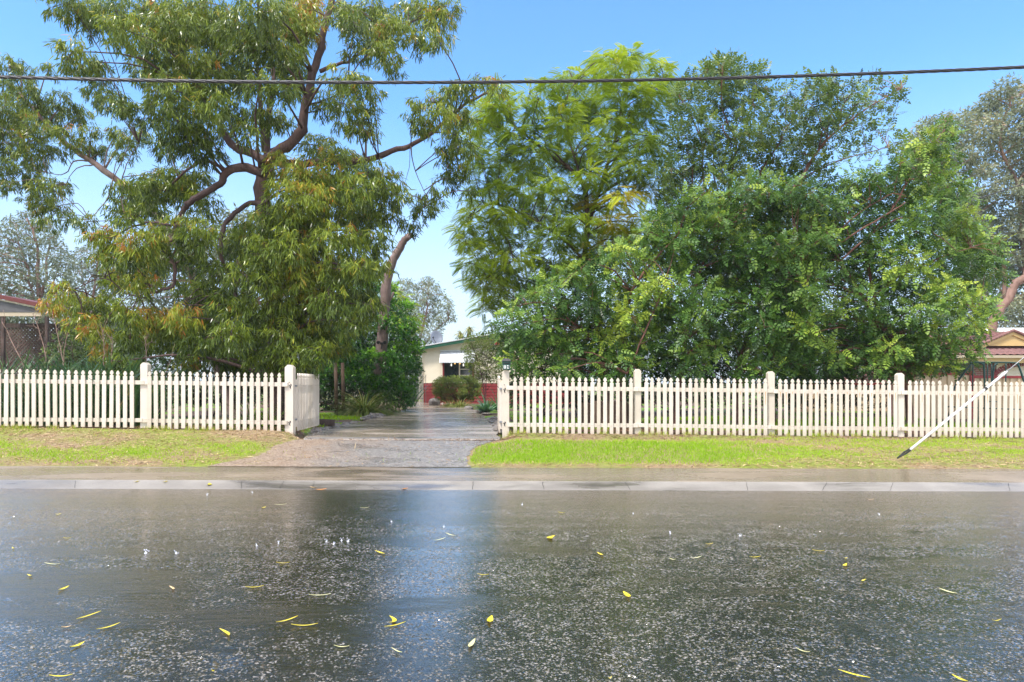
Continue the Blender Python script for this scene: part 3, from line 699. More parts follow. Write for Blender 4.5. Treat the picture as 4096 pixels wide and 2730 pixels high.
def spray_leaves(lb, c, r, style, cov, tint, sq=.8):
    """a clump of foliage: sprays of leaves inside an ellipsoid of radius r metres"""
    area = math.pi * r * r
    if style == 'gum':
        L0, W0 = .15, .016; per = 14; n = max(3, int(cov * area / (L0 * W0 * .62) / per))
        q = rand_dir(n); q *= (rng.random((n, 1)) ** .42) * r; q[:, 2] *= sq; sc = c + q
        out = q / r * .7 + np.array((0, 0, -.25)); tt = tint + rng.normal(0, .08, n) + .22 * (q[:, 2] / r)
        hot = rng.random(n) < .07; tt = np.where(hot, tt + .28, tt)
        P = np.repeat(sc, per, 0); tt = np.repeat(tt, per); o2 = np.repeat(out, per, 0)
        k = np.tile(np.linspace(0, 1, per), n)[:, None]
        P = P + o2 * .16 * k + rng.normal(0, .028, P.shape)
        D = o2 * .55 + rng.normal(0, .42, P.shape) + np.array((0, 0, -.85))
        N = rng.normal(size=P.shape)
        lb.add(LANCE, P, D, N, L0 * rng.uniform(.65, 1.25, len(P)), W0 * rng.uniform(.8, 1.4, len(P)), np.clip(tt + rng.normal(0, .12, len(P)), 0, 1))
    elif style == 'gumfar':
        L0, W0 = .26, .075; n = int(cov * area / (L0 * W0 * .5)); q = rand_dir(n); q *= (rng.random((n, 1)) ** .4) * r; q[:, 2] *= sq
        D = q / r * .6 + rng.normal(0, .5, q.shape) + np.array((0, 0, -.4))
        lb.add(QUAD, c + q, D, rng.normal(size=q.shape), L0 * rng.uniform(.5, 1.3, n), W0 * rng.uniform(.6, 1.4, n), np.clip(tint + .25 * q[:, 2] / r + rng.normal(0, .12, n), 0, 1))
    elif style == 'fern':
        L0 = .34; n = int(cov * area / (L0 * L0 * .16)); q = rand_dir(n, .15); q *= (rng.random((n, 1)) ** .35) * r; q[:, 2] *= sq * .75
        D = q / r * np.array((1, 1, .3)) + rng.normal(0, .4, q.shape) * np.array((1, 1, .5)) + np.array((0, 0, -.12))
        N = np.array((0, 0, 1.)) + rng.normal(0, .35, q.shape)
        LL = L0 * rng.uniform(.6, 1.2, n)
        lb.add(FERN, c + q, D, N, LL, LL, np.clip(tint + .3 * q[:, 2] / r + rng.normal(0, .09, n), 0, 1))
    elif style in ('pinn', 'pinnup'):
        L0 = .20; n = int(cov * area / (L0 * L0 * .24)); q = rand_dir(n, .1); q *= (rng.random((n, 1)) ** .38) * r; q[:, 2] *= sq
        D = q / r + rng.normal(0, .55, q.shape) + np.array((0, 0, -.25 if style == 'pinn' else .35))
        N = np.array((0, 0, 1.)) + rng.normal(0, .5, q.shape) + np.array((0, -.35, 0))
        LL = L0 * rng.uniform(.6, 1.25, n)
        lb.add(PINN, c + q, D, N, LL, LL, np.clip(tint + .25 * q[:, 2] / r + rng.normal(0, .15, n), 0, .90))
    elif style in ('oval', 'small'):
        L0, W0 = (.085, .04) if style == 'oval' else (.055, .014)
        per = 7; n = int(cov * area / (L0 * W0 * .55) / per) + 1; q = rand_dir(n, .1); q *= (rng.random((n, 1)) ** .38) * r; q[:, 2] *= sq
        P = np.repeat(c + q, per, 0); qq = np.repeat(q, per, 0)
        ax = np.repeat(q / r + rng.normal(0, .4, q.shape) + np.array((0, 0, .3)), per, 0)
        D = ax * .6 + rng.normal(0, .7, P.shape); N = np.array((0, 0, 1.)) + rng.normal(0, .4, P.shape) + np.array((0, -.3, 0))
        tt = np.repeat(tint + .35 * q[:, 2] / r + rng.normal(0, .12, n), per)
        lb.add(OVAL if style == 'oval' else QUAD, P + ax * .02, D, N, L0 * rng.uniform(.7, 1.3, len(P)), W0 * rng.uniform(.7, 1.3, len(P)), np.clip(tt + rng.normal(0, .06, len(P)), 0, 1))
def wig(pts, n=5, amp=.03):
    P = [np.array(p, float) for p in pts]; out = []
    m = len(P)
    for i in range(m - 1):
        p0, p1, p2, p3 = P[max(i - 1, 0)], P[i], P[i + 1], P[min(i + 2, m - 1)]
        for k in range(n):
            t = k / n; out.append(.5 * ((2 * p1) + (-p0 + p2) * t + (2 * p0 - 5 * p1 + 4 * p2 - p3) * t * t + (-p0 + 3 * p1 - 3 * p2 + p3) * t ** 3) + rng.normal(0, amp, 3) * (1 if k or i else 0))
    out.append(P[-1]); return out
def limb(mb, pts, r0, r1, n=8, amp=.02, sub=4):
    amp = amp * min(1, .35 + r1 * 6)
    P_ = wig(pts, sub, amp); m = len(P_); rr = [(r0 + (r1 - r0) * i / (m - 1)) * rng.uniform(.92, 1.08) for i in range(m)]
    mb.tube(P_, rr, n); return list(zip(P_, rr))
def make_tree(name, label, base, trunkmat, leafmat, limbs, clumps, style, cov, cat='tree', group=None, twig=True, twr=.012, amp=.02, sq=.8, lr=.62, trunk_name='trunk', crown_name='crown'):
    """limbs: list of (points, r0, r1); clumps: list of (world centre, r metres, tint)"""
    root = empty(name, base, label, cat, group); mb = MB(); nodes = []
    for pts, r0, r1 in limbs:
        r0 *= lr; r1 *= lr
        nodes += limb(mb, pts, r0, r1, 9 if r0 > .08 else 6, amp)
    lb = LB()
    for c, r, t in clumps:
        spray_leaves(lb, np.array(c), r, style, cov, t, sq)
    if twig and nodes:
        NP = np.array([p for p, _ in nodes])
        for c, r, t in clumps:
            c = np.array(c); low = c + np.array((0, 0, -r * .5)); d = np.linalg.norm(NP - low, axis=1) + 1.2 * np.maximum(0, NP[:, 2] - c[2] + .1); i = int(np.argmin(d)); a = NP[i]; ra = min(nodes[i][1] * .6, .012 + .012 * np.linalg.norm(c - a))
            m_ = (a + c) / 2 + np.array((0, 0, .12 * np.linalg.norm(c - a))) + rng.normal(0, .05, 3)
            limb(mb, [a, m_, c], max(ra, twr), twr * .6, 5, .012, 3)
            for _ in range(3):
                e = c + rand_dir(1)[0] * r * .8; limb(mb, [c, (c + e) / 2 + rng.normal(0, .04, 3), e], twr * .6, twr * .3, 4, .01, 2)
    if mb.v: mb.build(trunk_name, trunkmat, root, True)
    lb.build(crown_name, leafmat, root)
    return root
def pc(lst, d0, spread, tint, tj=.08, d_fn=None):
    """pixel clumps -> world clumps, spread through the crown's depth"""
    out = []
    for q in lst:
        ox, oy, r = q[:3]; tt = q[3] if len(q) > 3 else tint; d = q[4] if len(q) > 4 else d0 + rng.uniform(-spread, spread)
        out.append((pt(ox, oy, d), r * d / F, tt + rng.normal(0, tj)))
    return out

# ------------------------------------------------------------------ the big gum tree
G = 14.0
def pl(lst, d): return [pt(a, b_, (d if len(q) == 0 else q[0])) for (a, b_, *q) in lst]
gum_limbs = [
 (pl([(635, 1000), (640, 900), (632, 780), (625, 640), (606, 500), (604, 420), (618, 365)], G), .30, .24),
 (pl([(618, 370), (648, 345), (688, 310), (700, 260), (715, 190), (735, 110), (757, 20), (765, -40)], G), .20, .09),
 (pl([(612, 365), (615, 310), (622, 240), (628, 160), (600, 60), (590, -20)], G + .6), .11, .05),
 (pl([(608, 350), (598, 250), (595, 160), (560, 90), (520, 20)], G + .9), .09, .04),
 (pl([(616, 372), (575, 352), (530, 330), (505, 290), (482, 265), (455, 200), (420, 120)], G - .3), .15, .05),
 (pl([(606, 400), (560, 385), (522, 395), (510, 420), (480, 440), (435, 465), (425, 480), (395, 520)], G - .6), .15, .07),
 (pl([(520, 395), (470, 370), (420, 400), (380, 440)], G), .06, .03),
 (pl([(405, 515), (398, 545), (385, 570), (400, 605), (402, 645), (385, 665), (352, 672)], G - .7), .075, .04),
 (pl([(395, 520), (350, 512), (310, 520), (260, 545)], G - .8), .04, .02),
 (pl([(400, 610), (440, 585), (480, 560)], G - .4), .035, .02),
 (pl([(606, 470), (575, 470), (540, 490), (515, 520), (508, 560), (512, 600), (535, 650), (545, 700), (548, 760)], G - .5), .085, .045),
 (pl([(618, 372), (680, 378), (760, 372), (842, 368), (900, 348), (940, 337), (990, 308), (1030, 275), (1075, 235), (1120, 215)], G + .2), .14, .035),
 (pl([(735, 165), (770, 152), (810, 138), (860, 100)], G), .07, .03),
 (pl([(755, 40), (790, 60), (800, 130), (800, 190)], G - .1), .02, .01),
 (pl([(760, 20), (830, 30), (880, 60), (950, 50)], G + .3), .06, .02),
 (pl([(870, 362), (880, 400), (878, 450)], G + .1), .02, .008), (pl([(944, 335), (950, 380), (975, 440), (990, 470)], G + .1), .02, .006),
 (pl([(944, 335), (938, 400), (925, 430)], G + .1), .012, .005),
 (pl([(310, 520), (280, 440), (290, 380), (320, 330)], G + 1.), .03, .012),
 (pl([(352, 672), (300, 680), (240, 640), (170, 665)], G - .3), .03, .012),
 (pl([(548, 700), (480, 702), (420, 700)], G - .2), .03, .015),
]
gum_cl = [(160,10,42,.5),(215,38,45,.45),(262,20,40,.5),(290,70,42,.5),(335,30,50,.5),(395,55,52,.5),(355,100,45,.5),(450,30,50,.5),(440,95,48,.62),(505,50,52,.5),(560,60,50,.45),(520,115,48,.5),(600,20,45,.45),(655,45,45,.62),(695,25,38,.85),(700,70,34,.75),(585,115,45,.42),(640,110,42,.5),
 (165,120,32,.5),(195,142,30,.45),(225,170,28,.45),(222,215,26,.45),(262,232,28,.5),(288,250,22,.4),
 (345,150,45,.45),(400,155,46,.55),(455,160,45,.55),(380,210,46,.5),(440,215,45,.45),(500,175,42,.45),(350,265,36,.4),(400,275,44,.42),(455,280,42,.5),(495,235,36,.4),(430,330,40,.4),(480,345,30,.35),(385,335,28,.35),(540,200,36,.45),(560,170,30,.4),(600,190,30,.4),(660,160,34,.45),(655,215,30,.42),(560,255,32,.4),(600,260,30,.4),(570,310,26,.4),(520,300,26,.35),(640,280,26,.45),(680,200,26,.5),
 (785,30,30,.5),(815,60,32,.45),(855,30,34,.5),(860,85,34,.6),(880,120,30,.55),(905,150,24,.5),(905,65,34,.6),(940,35,34,.5),(985,25,32,.5),(1010,50,30,.8),(1000,85,26,.6),(960,90,28,.5),(1025,15,22,.5),(825,115,28,.45),
 (775,180,24,.5),(815,190,30,.5),(845,205,26,.5),(760,225,26,.5),(800,245,30,.5),(845,250,24,.45),(825,290,26,.55),(850,300,18,.6),(740,250,18,.5),(780,280,16,.5),
 (725,335,32,.6),(765,350,34,.6),(805,375,34,.5),(845,395,34,.5),(890,410,28,.55),(905,450,30,.5),(870,440,30,.45),(650,385,36,.82),(700,400,40,.66),(745,400,36,.7),(660,440,40,.6),(715,450,42,.66),(770,440,40,.5),(820,440,38,.45),(880,490,34,.42),(830,500,38,.4),
 (960,250,26,.5),(1000,235,26,.5),(1040,215,28,.5),(1080,200,22,.55),(1105,180,14,.6),(1020,265,28,.6),(1060,262,28,.5),(1045,310,26,.5),(1030,350,24,.45),(1060,340,22,.45),(1062,390,24,.42),(1035,410,22,.4),(975,290,22,.5),(1140,200,20,.6),(1075,440,14,.4),(970,470,26,.4),(1000,450,20,.4),(950,510,20,.4),
 (345,430,34,.45),(395,420,36,.5),(430,440,34,.5),(340,470,28,.45),(285,430,24,.45),(280,480,28,.42),(300,505,24,.42),(450,400,30,.45),(470,470,32,.42),(225,540,28,.6),(265,555,34,.8),(310,560,34,.82),(345,545,30,.7),(200,510,20,.5),(250,590,26,.6),(300,600,30,.5),(355,590,30,.45),(295,640,32,.8),(330,650,30,.62),(260,640,24,.5),
 (430,520,36,.45),(470,540,36,.45),(420,570,28,.45),(455,590,32,.42),(140,668,22,.85),(155,700,26,.7),(115,705,18,.75),(200,700,30,.6),(245,705,34,.5),(230,755,30,.75),(190,745,26,.6),(290,720,30,.55),(340,735,32,.72),(375,740,30,.8),(420,730,32,.82),(400,770,34,.5),(350,780,30,.45),(235,810,24,.78),(300,780,30,.35),(275,830,26,.35),
 (590,520,36,.5),(640,500,40,.5),(690,500,42,.55),(740,500,42,.55),(560,560,36,.42),(610,580,42,.45),(665,565,44,.6),(720,560,44,.62),(775,550,42,.5),(825,560,38,.42),(870,550,30,.4),(500,620,34,.4),(560,630,38,.42),(620,640,44,.5),(680,630,46,.62),(735,620,44,.6),(785,620,40,.5),(830,620,34,.42),(870,610,24,.4),
 (480,680,34,.4),(530,700,36,.4),(590,710,42,.45),(650,700,46,.5),(710,690,44,.55),(765,690,42,.45),(815,680,34,.4),(850,700,22,.4),(470,740,34,.4),(530,770,38,.38),(590,780,42,.4),(650,770,44,.45),(710,760,42,.5),(765,750,38,.42),(810,740,28,.4),(500,820,32,.35),(560,835,34,.4),(620,830,38,.42),(680,825,34,.42),(730,805,28,.5),(775,800,22,.5),(450,790,30,.36),(440,835,24,.7)]
cl_w = []
for (a, b_, r, t) in gum_cl:
    hi = 1.0 if b_ > 400 else 1.5
    d = G + rng.uniform(-1.5, 1.2) * hi * (1 if a < 950 else .35)
    if 560 < a < 860 and 380 < b_ < 780: d = G - .9 + rng.uniform(-.7, .6)
    cl_w.append((pt(a, b_, d), r * d / F, t - (.1 if t < .8 else .16) + rng.normal(0, .05)))
# back-of-crown clumps, so the tree has a far side
for (a, b_, r, t) in gum_cl:
    if rng.random() < .38 and 330 < a < 860 and (b_ > 400 or b_ < 200):
        d = G + rng.uniform(1.2, 2.6); k = d / G
        cl_w.append((pt(a + rng.uniform(-14, 14), b_ + rng.uniform(-10, 14), d), r * d / F, t - .15))
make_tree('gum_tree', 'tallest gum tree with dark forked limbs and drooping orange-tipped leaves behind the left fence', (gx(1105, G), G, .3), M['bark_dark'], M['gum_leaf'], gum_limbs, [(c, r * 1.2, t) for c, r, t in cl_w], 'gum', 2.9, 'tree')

for (a, b_, r) in ((340, 500, 40), (380, 560, 42), (420, 620, 40), (360, 640, 40), (440, 690, 40), (330, 590, 34), (470, 610, 40), (300, 430, 30)): pass
# second gum: pale limb and drooping clumps at the left edge
G2 = 18.0
g2_l = [(pl([(560, 1000), (520, 900), (480, 760), (430, 600), (360, 500), (262, 408), (185, 355), (130, 308), (95, 270), (50, 220)], G2), .24, .05),
        (pl([(205, 370), (170, 372), (150, 400), (110, 398)], G2), .035, .012), (pl([(213, 380), (175, 388), (152, 425)], G2), .03, .01),
        (pl([(130, 308), (90, 320), (50, 330)], G2), .05, .02), (pl([(260, 412), (250, 450), (230, 480), (205, 505)], G2 - .3), .03, .012)]
g2_c = [(20,150,30),(55,165,26),(30,200,36),(70,215,34),(10,245,38),(60,255,38),(105,250,30),(30,290,40),(85,290,36),(130,270,30),(20,330,34),(70,325,32),(55,365,34),(20,395,34),(75,400,26),(15,425,22),(115,160,20),(140,230,26),(170,250,24),(190,270,24),(205,300,22),(150,310,26),(185,330,24),(215,340,22),(130,345,24),(100,360,22),(235,350,20),
        (75,425,26),(105,430,30),(140,435,26),(95,470,30),(130,475,28),(150,500,20),(110,510,22),(70,460,18),(270,310,28),(300,320,28),(330,300,24),(285,350,22),(-40,260,50),(-30,340,50),(-50,420,40),(330,450,36),(370,520,38),(400,590,38),(440,660,40),(350,610,36),(480,720,44),(420,760,44),(300,470,28),(520,800,50)]
make_tree('gum_tree', 'pale-limbed gum tree leaning out at the left edge, its hanging clumps against open sky', (g2_l[0][0][0][0], G2, .25), M['bark_pale'], M['gum_leaf'], g2_l, pc(g2_c, G2, 1.0, .38, .05), 'gum', 2.6)

# cut-off trunk beside the driveway with a bent top
T3 = 20.2
t3 = [(pl([(872, 860), (878, 790), (884, 700), (893, 630), (908, 590), (925, 560), (938, 545)], T3), .17, .095)]
root = empty('bare_trunk', pt(872, 900, T3), 'bare brown tree trunk with a lopped, bent top rising from the dark shrub', 'tree trunk')
mb = MB(); limb(mb, t3[0][0], .18, .10, 10, .01, 5); limb(mb, pl([(932, 552), (940, 541), (949, 545)], T3), .09, .06, 9, .004, 3); limb(mb, pl([(884, 700), (896, 690), (905, 672)], T3), .05, .03, 7, .004, 3); mb.build('trunk', M['bark_pale'], root, True)
mb = MB()
for dx in (-.07, .07): 
    c = pt(878, 786, T3 - .25) + np.array((dx, 0, 0)); mb.tube([c, c + np.array((dx * .4, -.1, -.03))], [.03, .05], 10)
mb.box(pt(878, 790, T3 - .2), (.1, .06, .06)); mb.tube([pt(878, 792, T3 - .2), pt(876, 803, T3 - .2)], .015, 6)
mb.build('floodlight', M['black'], root)

# ------------------------------------------------------------------ right-hand trees
JD = 17.0
jp = [(1060, 520), (1085, 420), (1068, 340), (1066, 275), (1110, 215), (1150, 192), (1195, 215), (1225, 200), (1290, 160), (1350, 170), (1367, 125), (1450, 112), (1528, 135), (1540, 215), (1505, 262), (1530, 330), (1522, 420), (1480, 480), (1485, 560), (1400, 600), (1300, 640), (1180, 700), (1100, 720), (1085, 640), (1060, 600)]
jc = []
for (x, y, r) in fill(jp, 34, .5, .95):
    t = .45 - .0004 * (y - 300)
    if 1340 < x < 1500 and 420 < y < 580: t = .78
    if x < 1200 and y > 470: t = .5
    jc.append((x, y, r, t))
jc += [(1375, 130, 18, .6), (1450, 122, 20, .6), (1515, 150, 18, .6), (1300, 165, 16, .6), (1340, 172, 16, .5), (1075, 500, 26, .55), (1055, 525, 18, .55), (1070, 560, 24, .5), (1095, 600, 26, .45), (1100, 660, 20, .4), (1110, 710, 18, .4), (1140, 640, 24, .4), (1130, 745, 14, .35)]
jl = [(pl([(1400, 1000), (1390, 860), (1370, 700), (1345, 600), (1350, 520), (1345, 440), (1320, 395), (1280, 370), (1230, 330), (1180, 290)], JD), .16, .04),
      (pl([(1350, 520), (1380, 430), (1410, 330), (1430, 240), (1450, 160)], JD + .3), .09, .03), (pl([(1345, 440), (1310, 330), (1300, 240), (1320, 190)], JD), .05, .02),
      (pl([(1345, 600), (1280, 540), (1200, 490), (1130, 470), (1080, 500)], JD - .3), .06, .02), (pl([(1430, 250), (1480, 220), (1520, 200)], JD), .03, .015), (pl([(1230, 330), (1160, 300), (1110, 280)], JD - .3), .03, .015),
      (pl([(1360, 650), (1260, 620), (1180, 600), (1120, 640)], JD - .4), .05, .015)]
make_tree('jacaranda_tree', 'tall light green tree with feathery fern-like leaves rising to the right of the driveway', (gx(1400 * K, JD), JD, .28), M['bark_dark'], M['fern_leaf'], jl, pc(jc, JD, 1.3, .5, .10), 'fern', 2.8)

PD = 15.5
pA = [(1545, 260), (1560, 195), (1620, 165), (1665, 130), (1700, 165), (1745, 172), (1785, 215), (1800, 280), (1850, 190), (1915, 185), (1930, 240), (1900, 330), (1880, 420), (1900, 520), (1850, 640), (1700, 680), (1560, 640), (1500, 540), (1530, 400)]
ac = fill(pA, 36, .45, .98)
ac += [(1668, 140, 14), (1662, 165, 18), (1625, 165, 16), (1640, 190, 20), (1745, 172, 14), (1735, 195, 18), (1700, 190, 16), (1580, 205, 16), (1810, 215, 16), (1860, 195, 15), (1915, 190, 14), (1905, 215, 18), (1960, 195, 12), (1965, 215, 15), (2000, 188, 12), (2010, 205, 14), (1985, 240, 18), (1950, 255, 20), (2000, 250, 14), (1940, 300, 20), (1980, 290, 16), (1900, 320, 20), (2070, 202, 12), (2060, 220, 12), (2045, 240, 12), (2025, 262, 12), (2055, 262, 9), (2040, 300, 12), (2010, 300, 10), (2055, 330, 12), (1990, 340, 14), (1960, 350, 14), (1925, 370, 16), (2000, 370, 10), (2040, 355, 10)]
aL = [(pl([(1780, 1000), (1770, 860), (1765, 740), (1700, 620), (1672, 500), (1682, 400), (1690, 330), (1660, 250), (1660, 150)], PD), .11, .015),
      (pl([(1690, 330), (1660, 290), (1720, 260), (1740, 190)], PD), .03, .012),
      (pl([(1765, 740), (1760, 560), (1775, 490), (1840, 410), (1880, 345), (1925, 300), (2000, 245), (2070, 205)], PD - .4), .10, .012),
      (pl([(1760, 600), (1690, 520), (1620, 430), (1610, 320), (1560, 220)], PD), .06, .015), (pl([(1775, 490), (1740, 420), (1790, 330), (1850, 220)], PD), .05, .015),
      (pl([(1700, 500), (1740, 440), (1760, 430)], PD - .5), .04, .03), (pl([(1755, 500), (1770, 455), (1766, 440)], PD - .8), .045, .04),
      (pl([(1925, 300), (1940, 240), (1970, 200)], PD - .3), .02, .008), (pl([(1840, 410), (1930, 370), (2040, 340)], PD - .3), .03, .008), (pl([(1672, 500), (1640, 400), (1650, 300)], PD + .3), .035, .012), (pl([(1660, 560), (1600, 480), (1590, 380)], PD - .2), .04, .02)]
make_tree('pepper_tree', 'open-topped tree with reddish stems and spiky upright sprays, right of the feathery tree', (gx(1780 * K, PD), PD, .25), M['bark_red'], M['pinn_up'], aL, pc([(q[0], q[1], q[2] if q[2] > 22 else q[2] * 1.35) for q in ac], PD, 1.1, .44, .10), 'pinnup', 2.0, twr=.008)

pB = [(1860, 520), (1890, 430), (1960, 400), (2050, 380), (2110, 320), (2185, 275), (2195, 330), (2170, 380), (2200, 420), (2235, 500), (2290, 560), (2290, 640), (2255, 700), (2262, 790), (2225, 850), (1800, 865), (1760, 660), (1850, 560)]
bc = [(x, y, r, .42 + (.12 if x > 2080 else 0)) for x, y, r in fill(pB, 38, .45, .9)]
bc += [(2178, 282, 12, .4), (2160, 300, 14, .4), (2135, 318, 16, .4), (2190, 310, 10, .4), (2110, 340, 16, .4), (2085, 335, 9, .4), (2070, 375, 14, .4), (2045, 395, 14, .4), (2282, 585, 14, .5), (2295, 560, 10, .5), (2268, 700, 16, .5), (2080, 810, 26, .7), (2130, 800, 26, .75), (2175, 800, 22, .65), (2110, 840, 20, .75)]
B_D = 15.0
bL = [(pl([(2090, 1000), (2080, 880), (2030, 780), (1990, 700), (1930, 600), (1900, 540), (1980, 470), (2060, 420), (2130, 410)], B_D), .12, .02),
      (pl([(2030, 780), (2000, 640), (1990, 560), (2050, 480), (2110, 380), (2180, 285)], B_D - .3), .07, .012), (pl([(1990, 700), (2060, 640), (2140, 600), (2230, 570)], B_D - .4), .05, .012),
      (pl([(2030, 760), (2110, 700), (2180, 690), (2250, 710)], B_D - .5), .045, .01), (pl([(1930, 600), (2000, 540), (2080, 500), (2150, 540), (2200, 580)], B_D - .6), .04, .01), (pl([(1910, 560), (1960, 500), (2040, 450), (2080, 450)], B_D - .7), .03, .015), (pl([(1915, 570), (1990, 520), (2060, 480), (2080, 465)], B_D - .9), .03, .02)]
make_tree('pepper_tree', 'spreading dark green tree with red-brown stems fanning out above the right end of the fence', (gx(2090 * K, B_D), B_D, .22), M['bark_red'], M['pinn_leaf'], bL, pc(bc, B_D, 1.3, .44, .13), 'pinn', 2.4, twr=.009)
pC = [(1150, 760), (1160, 720), (1230, 660), (1330, 610), (1440, 560), (1500, 500), (1560, 470), (1600, 430), (1660, 440), (1720, 400), (1780, 440), (1830, 400), (1900, 450), (1920, 560), (1880, 640), (1880, 760), (1850, 862), (1300, 868), (1180, 862), (1160, 810)]
cc = []
for x, y, r in fill(pC, 36, .45, .88):
    cc.append((x, y, r, .42 + (.2 if (1380 < x < 1520 and 600 < y < 800) else 0)))
cc += [(1640, 480, 26, .6), (1660, 505, 22, .6)]
C_D = 13.9
cL = [(pl([(1420, 1000), (1425, 900), (1425, 820), (1440, 700), (1500, 600), (1560, 540)], C_D), .11, .03), (pl([(1550, 1000), (1560, 880), (1575, 780), (1600, 650), (1640, 540)], C_D + .2), .12, .03), (pl([(1425, 820), (1340, 760), (1260, 700), (1200, 700)], C_D), .05, .015),
      (pl([(1440, 860), (1470, 790), (1510, 700), (1530, 640)], C_D - .7), .035, .012), (pl([(1575, 780), (1680, 700), (1780, 640), (1830, 620)], C_D), .06, .015), (pl([(1700, 1000), (1690, 860), (1740, 740), (1800, 680)], C_D + .5), .09, .02)]
make_tree('pepper_tree', 'dense bushy tree with glossy leaflets directly behind the fence right of the letterbox', (gx(1500 * K, C_D), C_D, .27), M['bark_red'], M['pinn_leaf'], cL, pc(cc, C_D, .9, .48, .14), 'pinn', 2.5, twr=.009)

# ------------------------------------------------------------------ shrubs
def shrub(name, label, poly, d, spread, r, mat, style, cov, tint, group=None, stems=5, extra=(), barkm='bark_dark', cat='shrub', spread2=.9, tj=.08):
    c = pc([(x, y, q) for x, y, q in fill(poly, r, .45, spread2)] + list(extra), d, spread, tint, tj)
    xs = [p[0] for p in poly]; ys = [p[1] for p in poly]; cx = sum(xs) / len(xs); X = gx(cx * K, d); zb = float(gz(X, d))
    L = []
    for k in range(stems):
        q = c[rng.integers(len(c))][0]; b0 = np.array((X + rng.normal(0, .1), d + rng.normal(0, .1), zb - .03)); L.append(([b0, (b0 + q) / 2 + rng.normal(0, .08, 3), q], .035, .012))
    return make_tree(name, label, (X, d, zb), M[barkm], M[mat], L, c, style, cov, cat, group, trunk_name='stem', crown_name='foliage', twr=.006)
shrub('evergreen_shrub', 'big dark evergreen shrub with bright green tips to the left of the driveway', [(705, 800), (760, 770), (800, 740), (800, 690), (840, 640), (880, 650), (920, 690), (945, 740), (965, 800), (962, 870), (935, 935), (890, 948), (850, 900), (800, 880), (740, 890)], 21., 1.1, 29, 'glossy_leaf', 'oval', 3.4, .45,
      extra=[(950, 745, 14, .8), (962, 790, 13, .8), (940, 700, 14, .8), (905, 665, 16, .85), (850, 620, 20, .8), (845, 655, 18, .8), (955, 850, 14, .7), (800, 640, 22, .5), (790, 830, 20, .3), (800, 790, 24, .6), (870, 830, 24, .45, 19.7), (905, 850, 24, .4, 19.7), (885, 880, 24, .4, 19.8), (925, 890, 22, .4, 19.9), (850, 815, 20, .6, 19.7), (900, 815, 18, .6, 19.8)])
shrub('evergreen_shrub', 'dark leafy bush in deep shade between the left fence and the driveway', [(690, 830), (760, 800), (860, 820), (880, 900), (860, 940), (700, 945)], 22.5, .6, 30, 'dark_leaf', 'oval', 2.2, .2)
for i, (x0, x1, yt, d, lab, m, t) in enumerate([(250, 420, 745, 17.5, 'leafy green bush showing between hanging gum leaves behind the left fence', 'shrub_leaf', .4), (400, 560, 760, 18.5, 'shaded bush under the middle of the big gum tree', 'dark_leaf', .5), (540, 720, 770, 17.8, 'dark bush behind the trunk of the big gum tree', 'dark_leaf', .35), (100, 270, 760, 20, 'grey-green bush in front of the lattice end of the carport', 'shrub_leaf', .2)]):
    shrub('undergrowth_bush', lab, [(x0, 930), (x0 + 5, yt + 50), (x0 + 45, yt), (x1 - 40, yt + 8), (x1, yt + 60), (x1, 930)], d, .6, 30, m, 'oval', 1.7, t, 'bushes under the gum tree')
shrub('feathery_tree', 'yellow-green feathery tree behind the bare lopped trunk', [(880, 640), (905, 660), (940, 690), (965, 720), (960, 760), (920, 790), (880, 760)], 25, .8, 17, 'fern_leaf', 'fern', 1.4, .5, cat='tree')
shrub('olive_tree', 'small leafy olive-green tree with twin trunks in front of the cream house', [(1062, 800), (1080, 775), (1110, 765), (1150, 770), (1165, 800), (1160, 850), (1140, 880), (1090, 872), (1072, 840)], 24, .7, 13, 'shrub_leaf', 'small', 1.7, .6, cat='tree', stems=2)
shrub('clipped_shrub', 'low rounded green shrub in front of the red weatherboards of the cream house', [(995, 880), (1015, 868), (1085, 866), (1104, 880), (1104, 905), (1090, 922), (1010, 922), (997, 905)], 26.5, .6, 11, 'shrub_leaf', 'small', 3.0, .6)
# red flower on the olive tree
mb = MB(); c = pt(1142, 791, 23); 
for k in range(6):
    g = k * 1.05; mb.add([c, c + np.array((math.cos(g - .4), -.3, math.sin(g - .4))) * .05, c + np.array((math.cos(g), -.2, math.sin(g))) * .085, c + np.array((math.cos(g + .4), -.3, math.sin(g + .4))) * .05], [(0, 1, 2, 3)])
M['petal'] = plain('petal', (.65, .01, .03), .5, .1)
tag(mb.build('hibiscus_flower', M['petal']), 'single red hibiscus flower above and left of the letterbox', 'flower')
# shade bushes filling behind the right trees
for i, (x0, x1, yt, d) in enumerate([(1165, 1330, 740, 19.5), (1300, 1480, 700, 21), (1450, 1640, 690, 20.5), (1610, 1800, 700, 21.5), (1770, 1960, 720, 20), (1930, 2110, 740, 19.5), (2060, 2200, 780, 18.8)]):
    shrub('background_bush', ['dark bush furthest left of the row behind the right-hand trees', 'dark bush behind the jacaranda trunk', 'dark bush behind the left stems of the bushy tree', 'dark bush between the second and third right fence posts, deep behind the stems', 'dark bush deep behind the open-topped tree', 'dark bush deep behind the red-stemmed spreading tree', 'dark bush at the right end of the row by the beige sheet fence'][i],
          [(x0, 935), (x0, yt + 60), (x0 + 50, yt), (x1 - 50, yt + 5), (x1, yt + 60), (x1, 935)], d, .7, 36, 'dark_leaf', 'oval', 1.5, .35, 'dark bushes behind the right-hand trees', stems=4)

